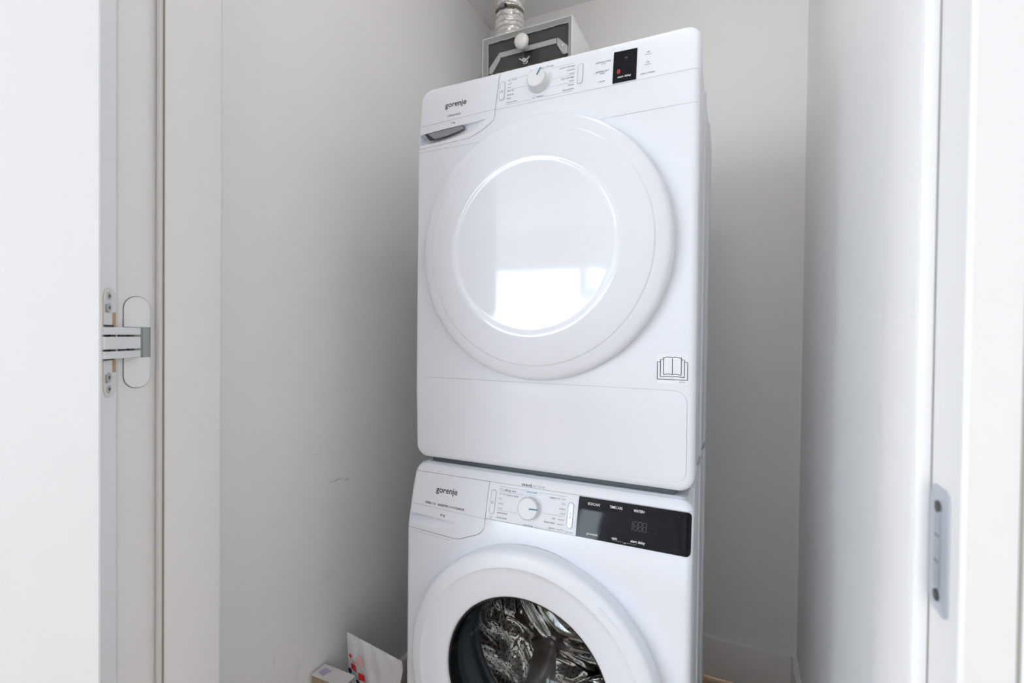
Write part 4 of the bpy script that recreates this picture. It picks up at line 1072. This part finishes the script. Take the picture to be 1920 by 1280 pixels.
mk('hose_clamp', [tuple(Rz @ Vector(v)) for v in V], Fs, 'clamp', du, smooth=True, auto=40, label='dark metal clamp band')
box('clamp_screw', (dx_ - .012, dy_ - .058, 2.239), (dx_ + .006, dy_ - .047, 2.247), 'slot_grey', du, bev=.001)
box('clamp_block', (dx_ + .006, dy_ - .0555, 2.239), (dx_ + .012, dy_ - .047, 2.247), 'black', du)

# ================================================================== DETERGENT BAG AND CARTON
bg = thing('detergent_bag', 'white plastic detergent bag with blue and red print, between left wall and washing machine', 'bag', (-.11, .04, 0))
def bagpt(u, v, side):
    """u 0..1 left to right, v 0..1 bottom to top; side -1 front, +1 back"""
    xl, xr = -.2010 - .004 * math.sin(v * 3), -.0300 + .003 * math.sin(v * 5)
    if v < .93: xr -= .010 * max(0, min(1, (.93 - v) / .10))
    x = xl + (xr - xl) * u
    zt = .386 - .024 * u
    z = zt * v
    thick = .030 * (1 - v ** 3) ** .5 * math.sin(u * PI) if 0 < u < 1 else 0
    yc = .042 - .036 * v
    wr = .0022 * math.sin(u * 23 + v * 17) * (1 - abs(2 * u - 1)) + .003 * mathutils.noise.noise(Vector((u * 6, v * 9, side)))
    return Vector((x, yc + side * thick * (.35 if side < 0 else 1) + wr * (0 if side > 0 else 1), z + (.0004 if side > 0 else 0)))
nu, nv = 26, 40; V, Fs = [], []
for side in (-1, 1):
    b0 = len(V)
    for j in range(nv + 1):
        for i in range(nu + 1): V.append(tuple(bagpt(i / nu, j / nv, side)))
    for j in range(nv):
        for i in range(nu): Fs.append([b0 + j * (nu + 1) + i, b0 + j * (nu + 1) + i + 1, b0 + (j + 1) * (nu + 1) + i + 1, b0 + (j + 1) * (nu + 1) + i])
b1 = (nu + 1) * (nv + 1)
for j in range(nv):
    for c_ in (0, nu):
        a, b = j * (nu + 1) + c_, (j + 1) * (nu + 1) + c_; Fs.append([a, b, b1 + b, b1 + a])
for i in range(nu):
    for r_ in (0, nv):
        a = r_ * (nu + 1) + i; Fs.append([a, a + 1, b1 + a + 1, b1 + a])
mk('pouch', V, Fs, 'bag', bg, smooth=True, auto=60)
def bagprint(name, polys, mat, **k):
    """polys: lists of (x cm from left, cm down from the top edge) on the bag front"""
    pr = []
    for poly in polys:
        c = [( (p[0] / 17.1), 1 - p[1] / 37.5) for p in poly]
        V = [tuple(bagpt(u, v, -1) + Vector((0, -.0012, 0))) for u, v in c]
        pr.append((V, [list(range(len(V)))]))
    return mk(name, *join(pr), mat, bg, **k)
def rect(x, d, w_, h_, n=3):
    return [[(x + w_ * i / n, d), (x + w_ * (i + 1) / n, d), (x + w_ * (i + 1) / n, d + h_), (x + w_ * i / n, d + h_)] for i in range(n)]
def disc(x, d, r, n=12): return [(x + r * math.cos(2 * PI * i / n), d + r * math.sin(2 * PI * i / n)) for i in range(n)]
def btext(t, x, d, w_, s_):
    V, Fs = textgeo(t); a = max(v[0] for v in V)
    return [[(x + V[i][0] / a * w_, d - V[i][1] * s_) for i in f] for f in Fs]
bagprint('pink_flower_print', [disc(4.6, 5.6, 1.5)], 'bagpink')
bagprint('red_print', [disc(1.0, 5.6, .55, 10)] + btext('laundry', 1.9, 6.6, 3.0, .7), 'print_red')
bagprint('red_squares', rect(1.3, 7.2, 1.9, 1.7) + rect(4.0, 8.5, 2.1, 1.8), 'print_red')
bagprint('red_square_icon', [[(1.7, 8.4), (2.3, 7.7), (2.9, 8.2), (2.6, 8.6)], [(4.4, 9.8), (5.0, 9.0), (5.7, 9.6), (5.4, 10.0)]], 'bagyellow')
bagprint('navy_dots', [disc(.7, 9.6, .7), disc(3.6, 11.2, .7)], 'bagnavy')
bagprint('blue_lines', btext('washing', 1.5, 9.9, 2.2, .7) + btext('powder', 1.5, 10.6, 2.0, .7) + btext('for all', 4.4, 11.2, 2.2, .7) + btext('colours', 4.4, 12.0, 2.4, .7), 'baglight')
for nm_, words_ in (('clean_word', btext('clean', 6.3, 10.2, 1.2, .6)), ('dosage_word', btext('Dosage', 11.5, 12.0, 3.2, .9)), ('wash_word', btext('soft wash', 11.6, 13.0, 3.6, .9)), ('fresh_word', btext('fresh', 7.3, 13.9, 1.6, .9))):
    bagprint(nm_, words_, 'bagblue')
bagprint('arrow', [[(9.8, 11.4), (10.8, 11.4), (10.8, 11.1), (11.3, 11.5), (10.8, 11.9), (10.8, 11.6), (9.8, 11.6)]], 'bagnavy')
bagprint('grey_emblem', [disc(8.4, 11.0, 1.0, 14)], 'baggrey')
bagprint('blue_field', rect(.3, 13.2, 6.5, 2.2, 5), 'bagsky')
bagprint('blue_speckles', [disc(1.0 + .9 * i, 12.6 + (i % 3) * .7, .18, 6) for i in range(6)], 'bagblue')
bagprint('yellow_field', rect(.2, 15.2, 2.4, 5.5, 3), 'bagyellow')
ct = thing('carton', 'open brown cardboard carton with white top in front of the detergent bag', 'carton', (-.207, -.043, 0))
cx0, cx1, cy0, cy1, cz1 = -.246, -.168, -.060, -.0265, .3075

# ================================================================== FILL LAMP (unseen globe added to brighten the closet)
LPX, LPY = .50, -.06
cl = thing('fill_lamp', 'unseen white globe added as fill light under the closet ceiling, just inside the doorway', 'lamp', (LPX, LPY, ZC))
V, Fs = lathe([(.0, -.0), (.055, 0), (.055, -.022), (.035, -.03), (0, -.03)], 40)
V = [tuple(Matrix.Translation((LPX, LPY, ZC)) @ Matrix.Rotation(PI / 2, 4, 'X') @ Vector(v)) for v in V]
mk('fill_lamp_base', V, Fs, 'porcelain', cl, smooth=True, auto=40)
glb = bpy.data.materials.new('fill_globe_glow'); glb.use_nodes = True
bs = glb.node_tree.nodes['Principled BSDF']; bs.inputs['Emission Color'].default_value = (1.0, .95, .88, 1); bs.inputs['Emission Strength'].default_value = 17
MT['globe'] = glb
V, Fs = lathe([(.0585 * math.sin(i / 14 * PI), -.085 - .0585 * math.cos(i / 14 * PI)) for i in range(15)], 32)
V = [tuple(Matrix.Translation((LPX, LPY, ZC)) @ Matrix.Rotation(PI / 2, 4, 'X') @ Vector(v)) for v in V]
mk('fill_globe', V, Fs, 'globe', cl, smooth=True)
parts = [boxgeo((cx0, cy0, 0), (cx0 + .002, cy1, cz1)), boxgeo((cx1 - .002, cy0, 0), (cx1, cy1, cz1)), boxgeo((cx0 + .002, cy1 - .002, 0), (cx1 - .002, cy1, cz1)), boxgeo((cx0 + .002, cy0, 0), (cx1 - .002, cy0 + .002, cz1)), boxgeo((cx0 + .002, cy0 + .002, 0), (cx1 - .002, cy1 - .002, .002))]
mk('carton_body', *join(parts), 'card', ct)
V, Fs = prism([(cx0 - .003, cy0 - .003), (-.150, cy0 - .003), (-.150, -.020), (cx0 - .003, -.020)], (1, 0, 0), (0, 1, 0), (0, 0, cz1), (0, 0, .0012)); mk('carton_flap', V, Fs, 'cardwhite', ct, label='white flap')
V, Fs = prism([(-.2380, -.0500), (-.2180, -.0540), (-.2120, -.0330), (-.2340, -.0300)], (1, 0, 0), (0, 1, 0), (0, 0, cz1 + .0012), (0, 0, .0002)); mk('flap_print', V, Fs, 'lilac', ct, label='pale lilac print')
